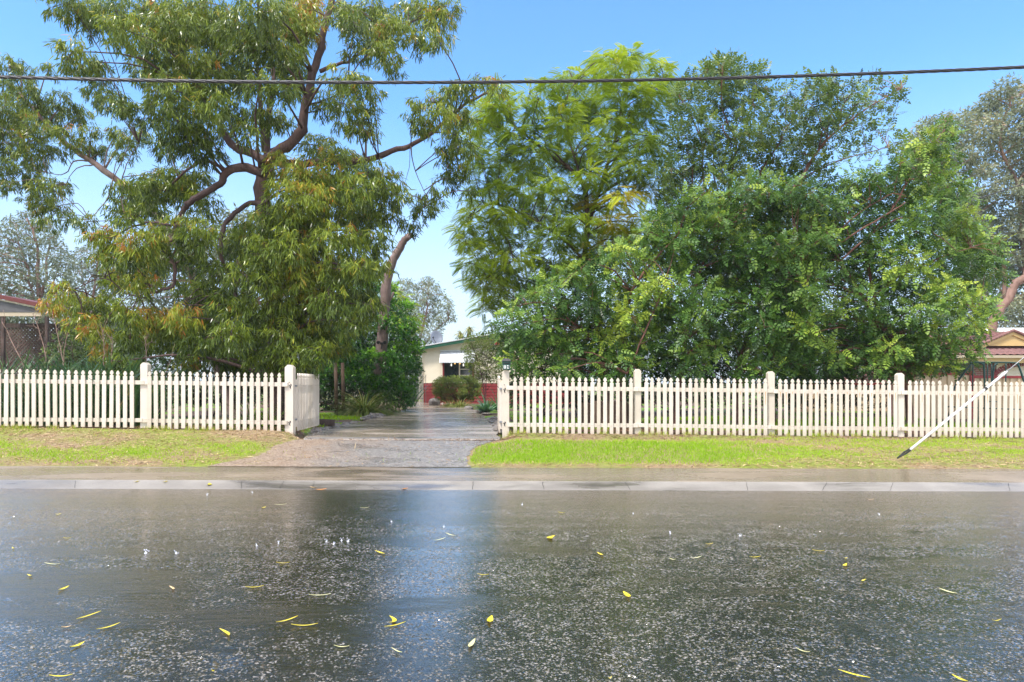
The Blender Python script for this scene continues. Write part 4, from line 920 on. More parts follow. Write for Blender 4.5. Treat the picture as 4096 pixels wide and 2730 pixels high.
# distant trees
def far_tree(label, poly, d, r, tint, trunk, cov=.9, extra=(), sp=2., spread2=1.0, mat='gum_leaf_far', td=None):
    c = pc([(x, y, q) for x, y, q in fill(poly, r, .45, spread2)] + list(extra), d, sp, tint, .08)
    L = [(pl(t[0], td if (td and t is trunk[0]) else d), t[1] * .75, t[2] * .75) for t in trunk]; cov *= 1.8; b0 = L[0][0][0]
    return make_tree('distant_gum', label, (b0[0], d, .2), M['bark_far'], M[mat], L, c, 'gumfar', cov, 'tree', 'hazy gum trees in the distance', twr=.02, amp=.08)
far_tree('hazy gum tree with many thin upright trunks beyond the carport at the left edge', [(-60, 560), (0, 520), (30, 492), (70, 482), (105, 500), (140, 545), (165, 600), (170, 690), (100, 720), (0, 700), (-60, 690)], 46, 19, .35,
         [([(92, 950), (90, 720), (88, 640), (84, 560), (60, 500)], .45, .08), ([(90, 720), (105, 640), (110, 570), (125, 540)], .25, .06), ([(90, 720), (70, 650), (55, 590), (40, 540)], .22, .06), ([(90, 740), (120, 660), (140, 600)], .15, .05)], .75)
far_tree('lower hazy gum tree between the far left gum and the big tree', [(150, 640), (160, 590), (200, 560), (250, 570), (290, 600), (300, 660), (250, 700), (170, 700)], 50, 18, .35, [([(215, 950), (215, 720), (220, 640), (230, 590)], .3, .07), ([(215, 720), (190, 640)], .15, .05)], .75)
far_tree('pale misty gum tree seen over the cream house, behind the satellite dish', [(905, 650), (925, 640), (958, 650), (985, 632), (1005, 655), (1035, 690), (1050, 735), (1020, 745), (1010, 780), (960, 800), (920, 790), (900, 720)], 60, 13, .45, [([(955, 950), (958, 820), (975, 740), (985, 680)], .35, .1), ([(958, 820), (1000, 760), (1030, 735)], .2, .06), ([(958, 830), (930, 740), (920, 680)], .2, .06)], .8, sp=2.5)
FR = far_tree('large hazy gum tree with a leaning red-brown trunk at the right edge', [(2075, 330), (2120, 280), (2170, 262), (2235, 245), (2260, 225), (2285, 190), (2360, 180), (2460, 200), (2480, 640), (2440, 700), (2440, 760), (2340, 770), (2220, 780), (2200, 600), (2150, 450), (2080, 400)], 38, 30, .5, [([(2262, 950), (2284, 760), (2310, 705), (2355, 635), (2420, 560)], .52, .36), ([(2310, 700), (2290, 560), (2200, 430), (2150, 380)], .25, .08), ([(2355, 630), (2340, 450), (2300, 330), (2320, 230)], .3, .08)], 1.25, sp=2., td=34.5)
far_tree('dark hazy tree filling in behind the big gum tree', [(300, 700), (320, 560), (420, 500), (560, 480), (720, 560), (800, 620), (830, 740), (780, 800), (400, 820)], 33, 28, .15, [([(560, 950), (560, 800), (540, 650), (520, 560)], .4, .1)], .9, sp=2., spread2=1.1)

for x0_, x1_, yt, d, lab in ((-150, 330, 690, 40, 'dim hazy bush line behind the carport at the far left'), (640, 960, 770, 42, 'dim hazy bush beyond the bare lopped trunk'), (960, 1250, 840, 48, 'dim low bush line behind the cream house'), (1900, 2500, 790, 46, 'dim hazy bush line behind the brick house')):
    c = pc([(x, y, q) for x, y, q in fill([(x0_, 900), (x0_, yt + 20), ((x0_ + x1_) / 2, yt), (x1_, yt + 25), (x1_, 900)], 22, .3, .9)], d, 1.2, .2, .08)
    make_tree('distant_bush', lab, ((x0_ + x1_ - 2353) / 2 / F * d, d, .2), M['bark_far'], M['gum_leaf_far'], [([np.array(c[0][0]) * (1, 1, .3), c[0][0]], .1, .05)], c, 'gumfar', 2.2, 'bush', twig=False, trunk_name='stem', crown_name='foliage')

# ------------------------------------------------------------------ strappy plants, agave, weeds
def strappy(name, label, base, n, L, W, mat, bend=STRAP, spreadr=.25, lean=.6, tint=.45, group=None, cat='plant', jit=.12, up=1.0):
    lb = LB(); base = np.array(base, float)
    a = rng.uniform(0, 2 * math.pi, n); q = rng.random(n) ** .6
    out = np.stack([np.cos(a), np.sin(a), np.zeros(n)], 1)
    P = base + out * (rng.random((n, 1)) * spreadr) ; P[:, 2] += .0
    D = out * (q * lean)[:, None] + np.array((0, 0, up)) * (1.0 - .35 * q)[:, None]
    N = np.cross(np.cross(D, out + 1e-3), D) * -1; N = np.where(np.linalg.norm(N, axis=1, keepdims=True) < 1e-3, np.array((0, 1., 0)), N)
    N = np.array((0, 0, 1.)) - D * (D[:, 2:3] / (D ** 2).sum(1)[:, None]) + out * -.3
    lb.add(bend, P, D, N, L * rng.uniform(.6, 1.1, n), W * rng.uniform(.7, 1.2, n), np.clip(tint + rng.normal(0, jit, n), 0, 1))
    root = lb.build(name, mat, loc=base); tag(root, label, cat, group); return root
flx = [(-30, 14.2), (35, 13.4), (95, 13.0), (150, 13.3), (205, 12.9), (262, 13.2), (310, 12.8), (-10, 12.6), (60, 12.5), (120, 12.4), (180, 12.5), (240, 12.4)]
flab = ['at the extreme left edge, rear row', 'behind the second clump from the left edge', 'tallest of the row, below the lattice', 'just right of the tallest clump', 'in the middle of the rear row', 'in front of the bare red stems', 'last of the row, beside the first fence post', 'pressed against the pickets at the left edge', 'against the pickets, second from the left edge', 'against the pickets below the tallest clump', 'against the pickets, midway to the first fence post', 'against the pickets, nearest the first fence post']
for i, (ox, d) in enumerate(flx):
    x = gx(ox * K, d); h = (879 - rng.uniform(806, 826)) / F * d + CAMZ - float(gz(x, d)) if i < 7 else rng.uniform(.75, 1.0)
    strappy('flax_clump', 'dark blue-green sword-leaved clump, ' + flab[i], (x, d, float(gz(x, d)) - .02), 170 if i < 7 else 60, h * 1.12, .045, M['strap_leaf'], STRAP, .42, .42, .62, 'sword-leaved clumps behind the left fence', jit=.16)
for (px, py, n, h, lab) in ((1000, 1712, 60, .75, 'clump of green strap leaves behind the pickets in front of the big gum trunk'), (1080, 1715, 50, .7, 'second clump of strap leaves behind the pickets, nearest the left gate post')):
    x = gx(px, 12.6); strappy('strap_plant', lab, (x, 12.6, float(gz(x, 12.6))), n, h, .028, M['flax_leaf'], STRAPB, .16, .75, .4, jit=.2)
x = gx(1458, 19.2); strappy('lomandra_tussock', 'round tussock of arching narrow leaves at the foot of the dark shrub by the driveway', (x, 19.2, .29), 1000, .95, .02, M['flax_leaf'], STRAPB, .34, 1.25, .62, jit=.22)
x = gx(1850, 26); strappy('grey_tussock', 'low grey-green tussock beside the driveway near the house', (x, 25, .28), 260, .5, .02, M['flax_leaf'], STRAPB, .35, 1.2, .75, jit=.15)
x = gx(1805, 26); strappy('grey_tussock', 'smaller low tussock left of the other one, under the clipped shrub', (x, 25.6, .28), 160, .4, .02, M['flax_leaf'], STRAPB, .3, 1.2, .75, jit=.15)
for (px, py, d, L, n, lab) in ((1945, 1620, 20, .62, 60, 'large pale green agave rosette beside the right edge of the driveway'), (1992, 1560, 22, .75, 45, 'second agave rosette half hidden behind the right gate leaf')):
    x = gx(px, d); strappy('agave', lab, (x, d, .30), n, L, .10, M['agave_leaf'], strap(6, .25), .06, 1.5, .55, 'agave rosettes by the driveway', jit=.2)
for (px, d, L, n) in ((1640, 25.5, 1.3, 50),):
    x = gx(px, d); strappy('strelitzia', 'tall dark strappy plant in the gap beside the house wall', (x, d, .28), n, L, .07, M['strap_leaf'], STRAP, .2, .5, .35)
# dracaena behind the roof
ydr = 34.; root = empty('cordyline', (gx(1858, ydr), ydr, .3), 'yellow-green spiky-headed cabbage tree poking above the cream house roof', 'tree')
mb = MB(); limb(mb, [(gx(1855, ydr), ydr, .2), pq(1852, 1420, ydr), pq(1845, 1360, ydr)], .1, .07, 8, .01); limb(mb, [pq(1852, 1400, ydr), pq(1870, 1350, ydr), pq(1876, 1330, ydr)], .07, .05, 8, .01); mb.build('trunk', M['bark_dark'], root, True)
lb = LB()
for (px, py, r) in ((1842, 1340, .36), (1878, 1318, .36), (1848, 1362, .36), (1870, 1358, .3), (1838, 1365, .3)):
    n = 90; D = rand_dir(n, .25); lb.add(STRAPB, np.repeat([pq(px, py, ydr)], n, 0), D, np.array((0, 0, 1.)) + rng.normal(0, .2, D.shape), r * rng.uniform(.7, 1.2, n), .045, np.clip(.85 + D[:, 2] * .15 + rng.normal(0, .1, n) - (.4 if py > 1350 else 0), 0, .97))
lb.build('crown', M['flax_leaf'], root)

# bare twiggy stems
def bare(label, pts, d, r, nb=7, ln=.35):
    r *= .6; P = pl(pts, d); mb = MB(); nodes = limb(mb, P, r, r * .4, 5, .012, 4)
    for k in range(nb):
        p = nodes[int(len(nodes) * (.3 + .65 * k / nb))][0]; e = p + np.array((rng.uniform(-1, 1) * .5, rng.uniform(-.4, .4), rng.uniform(.4, 1.))) * ln * rng.uniform(.5, 1); m_ = (p + e) / 2 + rng.normal(0, .02, 3)
        limb(mb, [p, m_, e], r * .45, r * .18, 4, .005, 2)
        if rng.random() < .7: limb(mb, [m_, m_ + (e - p) * .3 + rng.normal(0, .06, 3)], r * .3, r * .12, 4, .003, 2)
    tag(mb.build('dry_stem', M['dry_twig'], smooth_=True), label, 'dry stem', 'bare stems behind the left fence')
bare('bare stem leaning left in front of the carport lattice', [(110, 860), (102, 800), (85, 745), (75, 720)], 14.0, .022)
bare('pale forked bare stem beside the carport end', [(148, 850), (140, 800), (128, 750), (120, 720)], 13.8, .02, 9)
bare('pair-leaf bare stem just right of the pale forked one', [(146, 850), (150, 790), (160, 760), (163, 735)], 13.7, .016)
bare('thin straight bare stem midway between carport and first fence post', [(238, 850), (239, 800), (236, 760)], 13.2, .016, 9)
bare('short spindly bare stem in front of the hanging gum leaves', [(257, 850), (258, 800), (259, 775)], 13.1, .014, 8, .25)
bare('bare stem rising just behind the first fence post', [(337, 850), (336, 800), (333, 775)], 13.1, .016, 9, .25)
bare('slanting pale twig to the right of the first fence post', [(380, 862), (392, 830), (402, 790)], 13.0, .010, 2, .15)
bare('reddish stem leaning at the left edge by the carport', [(60, 850), (30, 790), (5, 740)], 13.9, .022, 5)
# two timber posts
PSD = 19.5
for px0, lab in ((1342, 'left of the two weathered round timber posts beside the driveway'), (1370, 'right of the two weathered round timber posts beside the driveway')):
    x = gx(px0, PSD); x2 = gx(px0 + 4, PSD); z0 = CAMZ - (1645 - 1530) / 2730 * PSD; z1 = CAMZ - (1452 - 1530) / 2730 * PSD
    tag(MB().tube([(x2, PSD, z0 - .15), ((x + x2) / 2 + .004, PSD, (z0 + z1) / 2), (x, PSD, z1)], [.055, .052, .048], 12).build('timber_post', M['timber'], smooth_=True), lab, 'post', 'timber posts')

# ------------------------------------------------------------------ cream house at the end of the driveway
HD = 30.0
def hp(px, py, d=HD): return pq(px, py, d)
H = empty('house', (gx(1900, HD), HD, .29), 'cream cottage with red weatherboard base, corrugated window awning and grey metal roof', 'house')
x0 = gx(1692, HD); x1 = gx(2330, HD); zg = .28
def zr(x): return hp(0, 1396)[2] + (x - x0) * ((1396 - 1366) / (1868 - 1692))       # roof underside slope
xm_ = x0 + 4.4
zs = CAMZ - (1533 - 1530) / 2730 * HD
prof = [(x0, zs), (x1, zs), (x1, zr(x0)), (xm_, zr(xm_)), (x0, zr(x0))]
MB().prism([(a, b_) for a, b_ in prof], (0, HD, 0), (1, 0, 0), (0, 0, 1), (0, 1, 0), 8).build('wall', M['wall_cream'], H)
mb = MB(); nb = 7
for i in range(nb):
    a = zg - .05 + (zs - zg + .05) * i / nb; b_ = zg - .05 + (zs - zg + .05) * (i + 1) / nb
    mb.prism([(0, a), (-.03, a), (-.008, b_), (0, b_)], (x0 + .03, HD, 0), (0, 1, 0), (0, 0, 1), (1, 0, 0), x1 - x0 - .03)
mb.box(((x0 + x1) / 2, HD + 4, (zg + zs) / 2 - .02), (x1 - x0 - .1, 7.9, zs - zg)); mb.build('weatherboard_base', M['board_red'], H)
mb = MB(); mb.box((x0 - .02, HD - .015, (zg + zr(x0)) / 2), (.07, .05, zr(x0) - zg)); mb.build('corner_trim', M['wall_cream'], H)
mb = MB(); mb.box((gx(1759, HD), HD - .006, 1.95), (.02, .012, 1.35)); mb.box(((x0 + x1) / 2, HD - .012, zs + .02), (x1 - x0, .03, .05)); mb.build('cover_strip', M['wall_cream'], H)
xe = x0 - .52
for nm, m_, z0_, z1_, y0_, y1_, in (('roof', 'metal_roof', .075, .11, HD - .35, HD + 8.3), ('fascia', 'trim_green', -.06, .072, HD - .33, HD - .29)):
    P_ = [(xe, zr(xe) + z0_), (xm_, zr(xm_) + z0_), (x1 + .5, zr(x0) - .1 + z0_), (x1 + .5, zr(x0) - .1 + z1_), (xm_, zr(xm_) + z1_), (xe, zr(xe) + z1_)]
    MB().prism(P_, (0, y0_, 0), (1, 0, 0), (0, 0, 1), (0, 1, 0), y1_ - y0_).build(nm, M[m_], H)
mb = MB(); n = 60
for k in range(n):
    x = xe + (xm_ - xe) * (k + .5) / n; mb.box((x, HD + 4, zr(x) + .118), (.035, 8.6, .02))
mb.build('roof_ribs', M['metal_white'], H)
mb = MB(); mb.prism([(xe, zr(xe) - .1), (x0 - .02, zr(xe) - .02), (x0 - .02, zr(x0) - .06), (xe, zr(xe) + .03)], (0, HD - .28, 0), (1, 0, 0), (0, 0, 1), (0, 1, 0), 7.8); mb.build('eave_soffit', M['grey_paint'], H)
MB().tube([(xe + .15, HD - .2, zr(xe) - .12), (x0 - .12, HD - .15, zr(xe) - .22), (x0 - .12, HD - .15, zg)], .035, 8).build('downpipe', M['wall_cream'], H)
# window
wx0, wx1 = gx(1774, HD), gx(1893, HD); wz0, wz1 = CAMZ - (1528 - 1530) / 2730 * HD, CAMZ - (1448 - 1530) / 2730 * HD
win = MB().box(((wx0 + wx1) / 2, HD - .01, (wz0 + wz1) / 2), (wx1 - wx0, .04, wz1 - wz0)).build('window', M['glass_dark'], H)
fr_ = MB()
for x in (wx0, wx1): fr_.box((x, HD - .03, (wz0 + wz1) / 2), (.07, .06, wz1 - wz0 + .06))
fr_.build('window_frame', M['board_red'], win)
fr_ = MB(); xm2 = wx0 + (wx1 - wx0) * .54
fr_.box((xm2, HD - .036, (wz0 + wz1) / 2), (.06, .02, wz1 - wz0)); fr_.box((xm2 + .02 + (wx1 - xm2) / 2, HD - .034, wz0 + .28), (wx1 - xm2, .02, .04)); fr_.box((xm2 + (wx1 - xm2) / 2, HD - .034, wz0 + .55), (wx1 - xm2, .02, .03)); fr_.build('sash', M['wall_cream'], win)
for px in (1806, 1854): MB().box(hp(px, 1461) + np.array((0, -.05, 0)), (.04, .015, .10)).build('window_light', M['glow'], win)
for px in (1820, 1840): MB().box(hp(px, 1456) + np.array((0, -.05, 0)), (.07, .015, .035)).build('window_light', M['glow2'], win)
# corrugated awning
ax0, ax1 = gx(1759, HD - .3), gx(1900, HD - .3); az1 = CAMZ - (1406 - 1530) / 2730 * HD; az0 = CAMZ - (1452 - 1530) / 2730 * (HD - .55)
mb = MB(); n = 120; T_ = []; B_ = []
for k in range(n + 1):
    x = ax0 + (ax1 - ax0) * k / n; w = .012 * math.cos(k / n * 2 * math.pi * 22); T_.append((x, HD - .03 + w, az1 + w)); B_.append((x, HD - .55 + w, az0 + w))
mb.add(T_ + B_, [(k, k + 1, n + 2 + k, n + 1 + k) for k in range(n)]); aw = mb.build('awning', M['metal_white'], H, True)
md = aw.modifiers.new('solid', 'SOLIDIFY'); md.thickness = .004
mb = MB(); mb.add([(ax0, HD, az1), (ax0, HD, az0 + .05), (ax0, HD - .54, az0)], [(0, 1, 2)]); mb.box(((ax0 + ax1) / 2, HD - .03, az1 + .025), (ax1 - ax0 + .04, .05, .03)); mb.build('awning_side', M['metal_white'], aw)
# satellite dish
dc = hp(1745, 1354, HD + 1.0); root = empty('satellite_dish', (dc[0], dc[1], zr(dc[0]) + .12), 'round grey satellite dish standing on the left end of the cottage roof', 'satellite dish')
nrm = Vector((.35, -.85, .38)).normalized(); rot = nrm.to_track_quat('Z', 'Y').to_matrix()
mb = MB(); rings = 6; seg = 28; vs = []
for sd in (0, 1):
    for i in range(rings + 1):
        rr = .36 * i / rings
        for k in range(seg): g = 2 * math.pi * k / seg; v = rot @ Vector((rr * math.cos(g) * .8, rr * math.sin(g), .55 * rr * rr - .012 * sd)); vs.append(np.array(v) + dc)
fs = []
for sd in (0, 1):
    o_ = sd * (rings + 1) * seg
    for i in range(rings):
        for k in range(seg): q = (o_ + i * seg + k, o_ + i * seg + (k + 1) % seg, o_ + (i + 1) * seg + (k + 1) % seg, o_ + (i + 1) * seg + k); fs.append(q if sd == 0 else q[::-1])
o_ = (rings + 1) * seg
fs += [(rings * seg + k, rings * seg + (k + 1) % seg, o_ + rings * seg + (k + 1) % seg, o_ + rings * seg + k) for k in range(seg)]
mb.add(vs, fs); mb.build('reflector', M['dish'], root, True)
foc = dc + np.array(nrm) * .4 + np.array((-.25, 0, -.15)); MB().tube([dc - np.array(rot @ Vector((0, .34, 0))) * 1.0, foc], .012, 6).build('feed_arm', M['black'], root); MB().tube([foc, foc + np.array((.02, .06, .03))], .035, 8).build('receiver', M['black'], root)
MB().tube([(dc[0], dc[1] + .05, dc[2] - .1), (dc[0], dc[1] + .08, zr(dc[0]) + .08)], .025, 8).build('mast', M['galv'], root)
MB().tube([(dc[0] + .02, dc[1] + .08, dc[2] - .1), (dc[0] + .55, dc[1] + .2, zr(dc[0]) + .16)], .012, 6).build('strut', M['galv'], root)
# trellis fence in the gap by the house
fg = empty('wire_fence', (gx(1665, 29.6), 29.6, .28), 'dark wire fence panel filling the gap left of the cottage wall', 'fence')
mb = MB()
for k in range(5): mb.box((gx(1655, 29.6) + .13 * k, 29.6, .9), (.02, .02, 1.25))
for z in (.5, .95, 1.45): mb.box((gx(1668, 29.6), 29.58, z), (.6, .02, .02))
mb.build('wire_panel', M['grey_paint'], fg)

# ------------------------------------------------------------------ carport at the left edge
CD = 22.
cp = empty('carport', (gx(60, CD), CD, .35), 'low open carport with a red roof edge and dark lattice screen at the left edge', 'carport')
# roof slopes down to the right end (187,1232); left (0,1190)
def cpx(px, py, d=CD): return pq(px, py, d)
A1 = cpx(-250, 1140); B1 = cpx(192, 1236)
def slab(name, mat, a, b_, h, y0, y1, par):
    mb = MB(); vs = []
    for (p) in (a, b_):
        vs += [(p[0], y0, p[2]), (p[0], y1, p[2]), (p[0], y1, p[2] + h), (p[0], y0, p[2] + h)]
    mb.add(vs, [(0, 1, 2, 3), (7, 6, 5, 4), (0, 4, 5, 1), (1, 5, 6, 2), (2, 6, 7, 3), (3, 7, 4, 0)]); return mb.build(name, M[mat], par)
slab('roof_fascia', 'red_fascia', A1 + (0, 0, -.04), B1 + (0, 0, -.0), .13, CD - .05, CD, cp)
slab('roof', 'red_fascia', A1 + (0, 0, -.02), B1 + (0, 0, .0), .05, CD + .003, CD + 6, cp)
slab('gutter_strip', 'beige', A1 + (0, 0, -.10), B1 + (0, 0, -.04), .035, CD - .02, CD + .03, cp)
mb = MB(); za = cpx(0, 1265)[2]; zb_ = cpx(0, 1248)[2]; mb.box(((A1[0] + B1[0]) / 2 - .1, CD + .1, (za + zb_) / 2), (B1[0] - A1[0] - .3, .05, zb_ - za)); mb.build('beam', M['beige'], cp)
mb = MB(); mb.prism([(A1[0], zb_), (B1[0] - .1, zb_ - .01), (B1[0] - .1, B1[2] - .05), (A1[0], A1[2] - .09)], (0, CD + .06, 0), (1, 0, 0), (0, 0, 1), (0, 1, 0), .03); mb.build('gable_infill', M['grey_paint'], cp)
for px in (10, 185, -220): mb = MB(); x = gx(px, CD + .1); mb.box((x, CD + .14, (.3 + za) / 2), (.09, .09, za - .3)); mb.build('post', M['dark_timber'], cp)
MB().box(((A1[0] + B1[0]) / 2, CD + 6, .8), (B1[0] - A1[0] + 1.5, .08, 1.2)).build('rear_wall', M['dark_timber'], cp)
mb = MB(); lx0, lx1 = gx(-230, CD + 3), gx(330, CD + 3); lz0, lz1 = .4, CAMZ - (1310 - 1530) / 2730 * (CD + 3); st = .13; w_ = .026
hgt = lz1 - lz0; n = int((lx1 - lx0 + hgt) / st)
for k in range(n):
    for sg, yy in ((1, 0), (-1, .012)):
        s0 = lx0 - hgt + k * st if sg > 0 else lx0 + k * st
        a = [s0, lz0]; e = [s0 + sg * hgt, lz1]
        # clip in x
        def clip(p, q):
            (x_a, z_a), (x_b, z_b) = p, q
            t0, t1 = 0, 1; dx = x_b - x_a
            for lim, s_ in ((lx0, 1), (lx1, -1)):
                fa = (x_a - lim) * s_; fb = (x_b - lim) * s_
                if fa < 0 and fb < 0: return None
                if fa < 0: t0 = max(t0, fa / (fa - fb))
                if fb < 0: t1 = min(t1, fa / (fa - fb))
            if t1 <= t0: return None
            return (x_a + dx * t0, z_a + (z_b - z_a) * t0), (x_a + dx * t1, z_a + (z_b - z_a) * t1)
        c_ = clip(a, e)
        if c_:
            (xa, za_), (xb, zb2) = c_; nx, nz = -(zb2 - za_), (xb - xa); l_ = math.hypot(nx, nz)
            if l_ < .05: continue
            nx, nz = nx / l_ * w_, nz / l_ * w_; y_ = CD + 3 + yy
            mb.add([(xa - nx, y_, za_ - nz), (xa + nx, y_, za_ + nz), (xb + nx, y_, zb2 + nz), (xb - nx, y_, zb2 - nz), (xa - nx, y_ + .008, za_ - nz), (xa + nx, y_ + .008, za_ + nz), (xb + nx, y_ + .008, zb2 + nz), (xb - nx, y_ + .008, zb2 - nz)], [(0, 1, 2, 3), (7, 6, 5, 4), (0, 4, 5, 1), (2, 6, 7, 3), (1, 5, 6, 2), (3, 7, 4, 0)])
mb.build('lattice_screen', M['lattice'], cp)
mb = MB(); mb.box(((lx0 + lx1) / 2, CD + 3, lz1 + .06), (lx1 - lx0, .07, .16)); mb.build('screen_rail', M['dark_timber'], cp)

# ------------------------------------------------------------------ brick neighbour house at the right edge
ND = 31.
nh = empty('brick_house', (gx(4200, ND), ND, .1), 'red brick house with yellow gable trim and wet terracotta tiled roof at the right edge', 'house')
nx0 = gx(3700, ND); nx1 = gx(5000, ND); ez = CAMZ - (1432 - 1530) / 2730 * ND
MB().box(((nx0 + nx1) / 2, ND + 5, (ez - .2) / 2), (nx1 - nx0, 9, ez + .2)).build('wall', M['brick'], nh)
MB().box(((nx0 + nx1) / 2, ND - .12, ez - .13), (nx1 - nx0 + 1, .03, .22)).build('fascia', M['yellow_trim'], nh)
MB().prism([(-.0, 0), (.13, .0), (.14, .12), (.0, .13)], (nx0 - .5, ND - .14, ez - .02), (0, -1, 0), (0, 0, 1), (1, 0, 0), nx1 - nx0 + 1).build('gutter', M['beige'], nh)
def tile_roof(name, x0, x1, y0, z0, y1, z1, par, hw0=None, pitchx=.30, rows=None):
    L = math.hypot(y1 - y0, z1 - z0); rows = rows or max(3, int(L / .33)); cols = int((x1 - x0) / pitchx); sub = 8
    uy, uz = (y1 - y0) / L, (z1 - z0) / L; ny, nz = -uz, uy
    nx_ = cols * sub + 1; xs = np.linspace(x0, x1, nx_); wave = .032 * (.5 + .5 * np.cos(np.linspace(0, cols * 2 * np.pi, nx_)))
    V = []; 
    for r_ in range(rows):
        for (s_, lift) in ((r_ * L / rows, .035), ((r_ + 1) * L / rows, .0)):
            V.append(np.stack([xs, y0 + uy * s_ + ny * (wave + lift), z0 + uz * s_ + nz * (wave + lift)], 1))
    V = np.concatenate(V); nr = rows * 2; i, j = np.meshgrid(np.arange(nr - 1), np.arange(nx_ - 1), indexing='ij'); a = (i * nx_ + j).ravel(); Q = np.stack([a, a + 1, a + nx_ + 1, a + nx_], 1)
    return fast_mesh(name, V, Q.ravel(), np.arange(len(Q)) * 4, None, M['tile'], par)
y1_ = ND + 4; z1_ = CAMZ + (1530 - 1341) / 2730 * (ND + 4)
tile_roof('roof', nx0 - .5, nx1 + .5, ND - .2, ez + .1, y1_, z1_, nh)
MB().add([(nx0 - .5, ND + 10, ez), (nx1 + .5, ND + 10, ez), (nx1 + .5, y1_, z1_ - .01), (nx0 - .5, y1_, z1_ - .01)], [(0, 1, 2, 3)]).build('rear_roof', M['tile'], nh)
# projecting gable: peak (4050,1325), its eaves at y~1385
gd = ND + .8
gpk = pq(4050, 1328, gd); gl = pq(3928, 1380, gd); grr = np.array((2 * gpk[0] - gl[0], gd, gl[2]))
gbl = empty('x', (0, 0, 0)); bpy.data.objects.remove(gbl)
g_o = MB().prism([(gl[0], gl[2] - .05), (grr[0], grr[2] - .05), (gpk[0], gpk[2] - .14)], (0, gd + .05, 0), (1, 0, 0), (0, 0, 1), (0, 1, 0), .1).build('gable', M['yellow_trim'], nh)
for a, b_ in ((gl, gpk), (grr, gpk)):
    mb = MB(); mb.prism([(a[0], a[2] - .16), (b_[0], b_[2] - .16), (b_[0], b_[2] + .0), (a[0], a[2] + .0)], (0, gd - .02, 0), (1, 0, 0), (0, 0, 1), (0, 1, 0), .06); mb.build('barge_board', M['yellow_trim'], g_o)
    mb = MB(); rows = 7
    for k in range(rows):
        y_ = gd - .1 + k * .33
        vs = [(a[0] - (.1 if a is gl else -.1), y_, a[2] - .02 + .04), (b_[0], y_, b_[2] + .06), (b_[0], y_ + .38, b_[2] + .03), (a[0] - (.1 if a is gl else -.1), y_ + .38, a[2] - .02)]
        lo = [(v[0], v[1], v[2] - .04) for v in vs]
        mb.add(vs + lo, [(0, 1, 2, 3), (7, 6, 5, 4), (0, 4, 5, 1), (2, 6, 7, 3), (1, 5, 6, 2), (3, 7, 4, 0)])
    mb.build('gable_tiles', M['tile'], g_o)
    mb = MB()
    for k in range(12):
        t0 = k / 12; t1 = (k + 1.1) / 12; A_ = a + (b_ - a) * t0; B_ = a + (b_ - a) * min(t1, 1); mb.tube([A_ + (0, -.06, .06), B_ + (0, -.06, .075)], [.07, .06], 8)
    mb.build('verge_tiles', M['tile'], g_o)
# roller door
rd = MB()
for k in range(14): rd.prism([(0, 0), (-.02, .02), (-.02, .12), (0, .14)], (gx(4015, ND), ND + .48, .2 + .14 * k), (0, 1, 0), (0, 0, 1), (1, 0, 0), 3.0)
rd.build('roller_door', M['wall_cream'], nh)
# arch over door: soldier bricks
mb = MB(); cx_ = gx(4120, ND)
for k in range(16):
    g = math.pi * (.5 + .42 * (k / 15 - .0)) ; c_ = np.array((cx_ + 1.5 * math.cos(g), ND + .47, 1.05 + 1.0 * math.sin(g))); rt = Matrix.Rotation(-(g - math.pi / 2), 3, 'Y'); mb.box(c_, (.09, .06, .23), rt)
mb.build('brick_arch', M['board_red'], nh)
# solar hot-water tank on the roof
td = ND + 3.6; tz = CAMZ - (1332 - 1530) / 2730 * td; tr = .25; tx0 = gx(3912, td); tx1 = gx(4300, td)
tk = empty('solar_tank', ((tx0 + tx1) / 2, td, tz - tr), 'white cylindrical solar hot-water tank with dark end cap on the brick house roof', 'water tank')
MB().tube([(tx0 + .22, td, tz), (tx1, td, tz)], tr, 32).build('tank', M['white'], tk, True)
MB().tube([(tx0, td, tz), (tx0 + .03, td, tz), (tx0 + .225, td, tz)], [tr * .78, tr * .95, tr * 1.03], 32).build('end_cap', M['black'], tk, True)
MB().box(((tx0 + tx1) / 2, td - .02, tz - tr - .02), (tx1 - tx0 - .6, .3, .05)).build('tank_cradle', M['galv'], tk)
me = text_mesh('Solahart', .19, .002, True); me.materials.append(M['black']); to = bpy.data.objects.new('lettering', me); C.objects.link(to); to.parent = tk
to.rotation_euler = (R(78), 0, 0); to.scale = (1.25, 1, 1); to.location = Vector((gx(3986, td), td - tr * 1.02, tz - .02)) - tk.location
mb = MB(); cx_ = gx(3948, td); 
for k in range(10):
    g0 = 2 * math.pi * k / 10; g1 = g0 + .63
    mb.add([(cx_ + .028 * math.cos(g0), td - tr - .008, tz + .028 * math.sin(g0) - .03), (cx_ + .045 * math.cos(g0), td - tr - .008, tz + .045 * math.sin(g0) - .03), (cx_ + .045 * math.cos(g1), td - tr - .008, tz + .045 * math.sin(g1) - .03), (cx_ + .028 * math.cos(g1), td - tr - .008, tz + .028 * math.sin(g1) - .03)], [(0, 1, 2, 3)])
mb.add([(cx_ - .02, td - tr - .008, tz + .02), (cx_ + .02, td - tr - .008, tz + .02), (cx_, td - tr - .008, tz + .075)], [(0, 1, 2)])
mb.build('emblem', M['black'], tk)

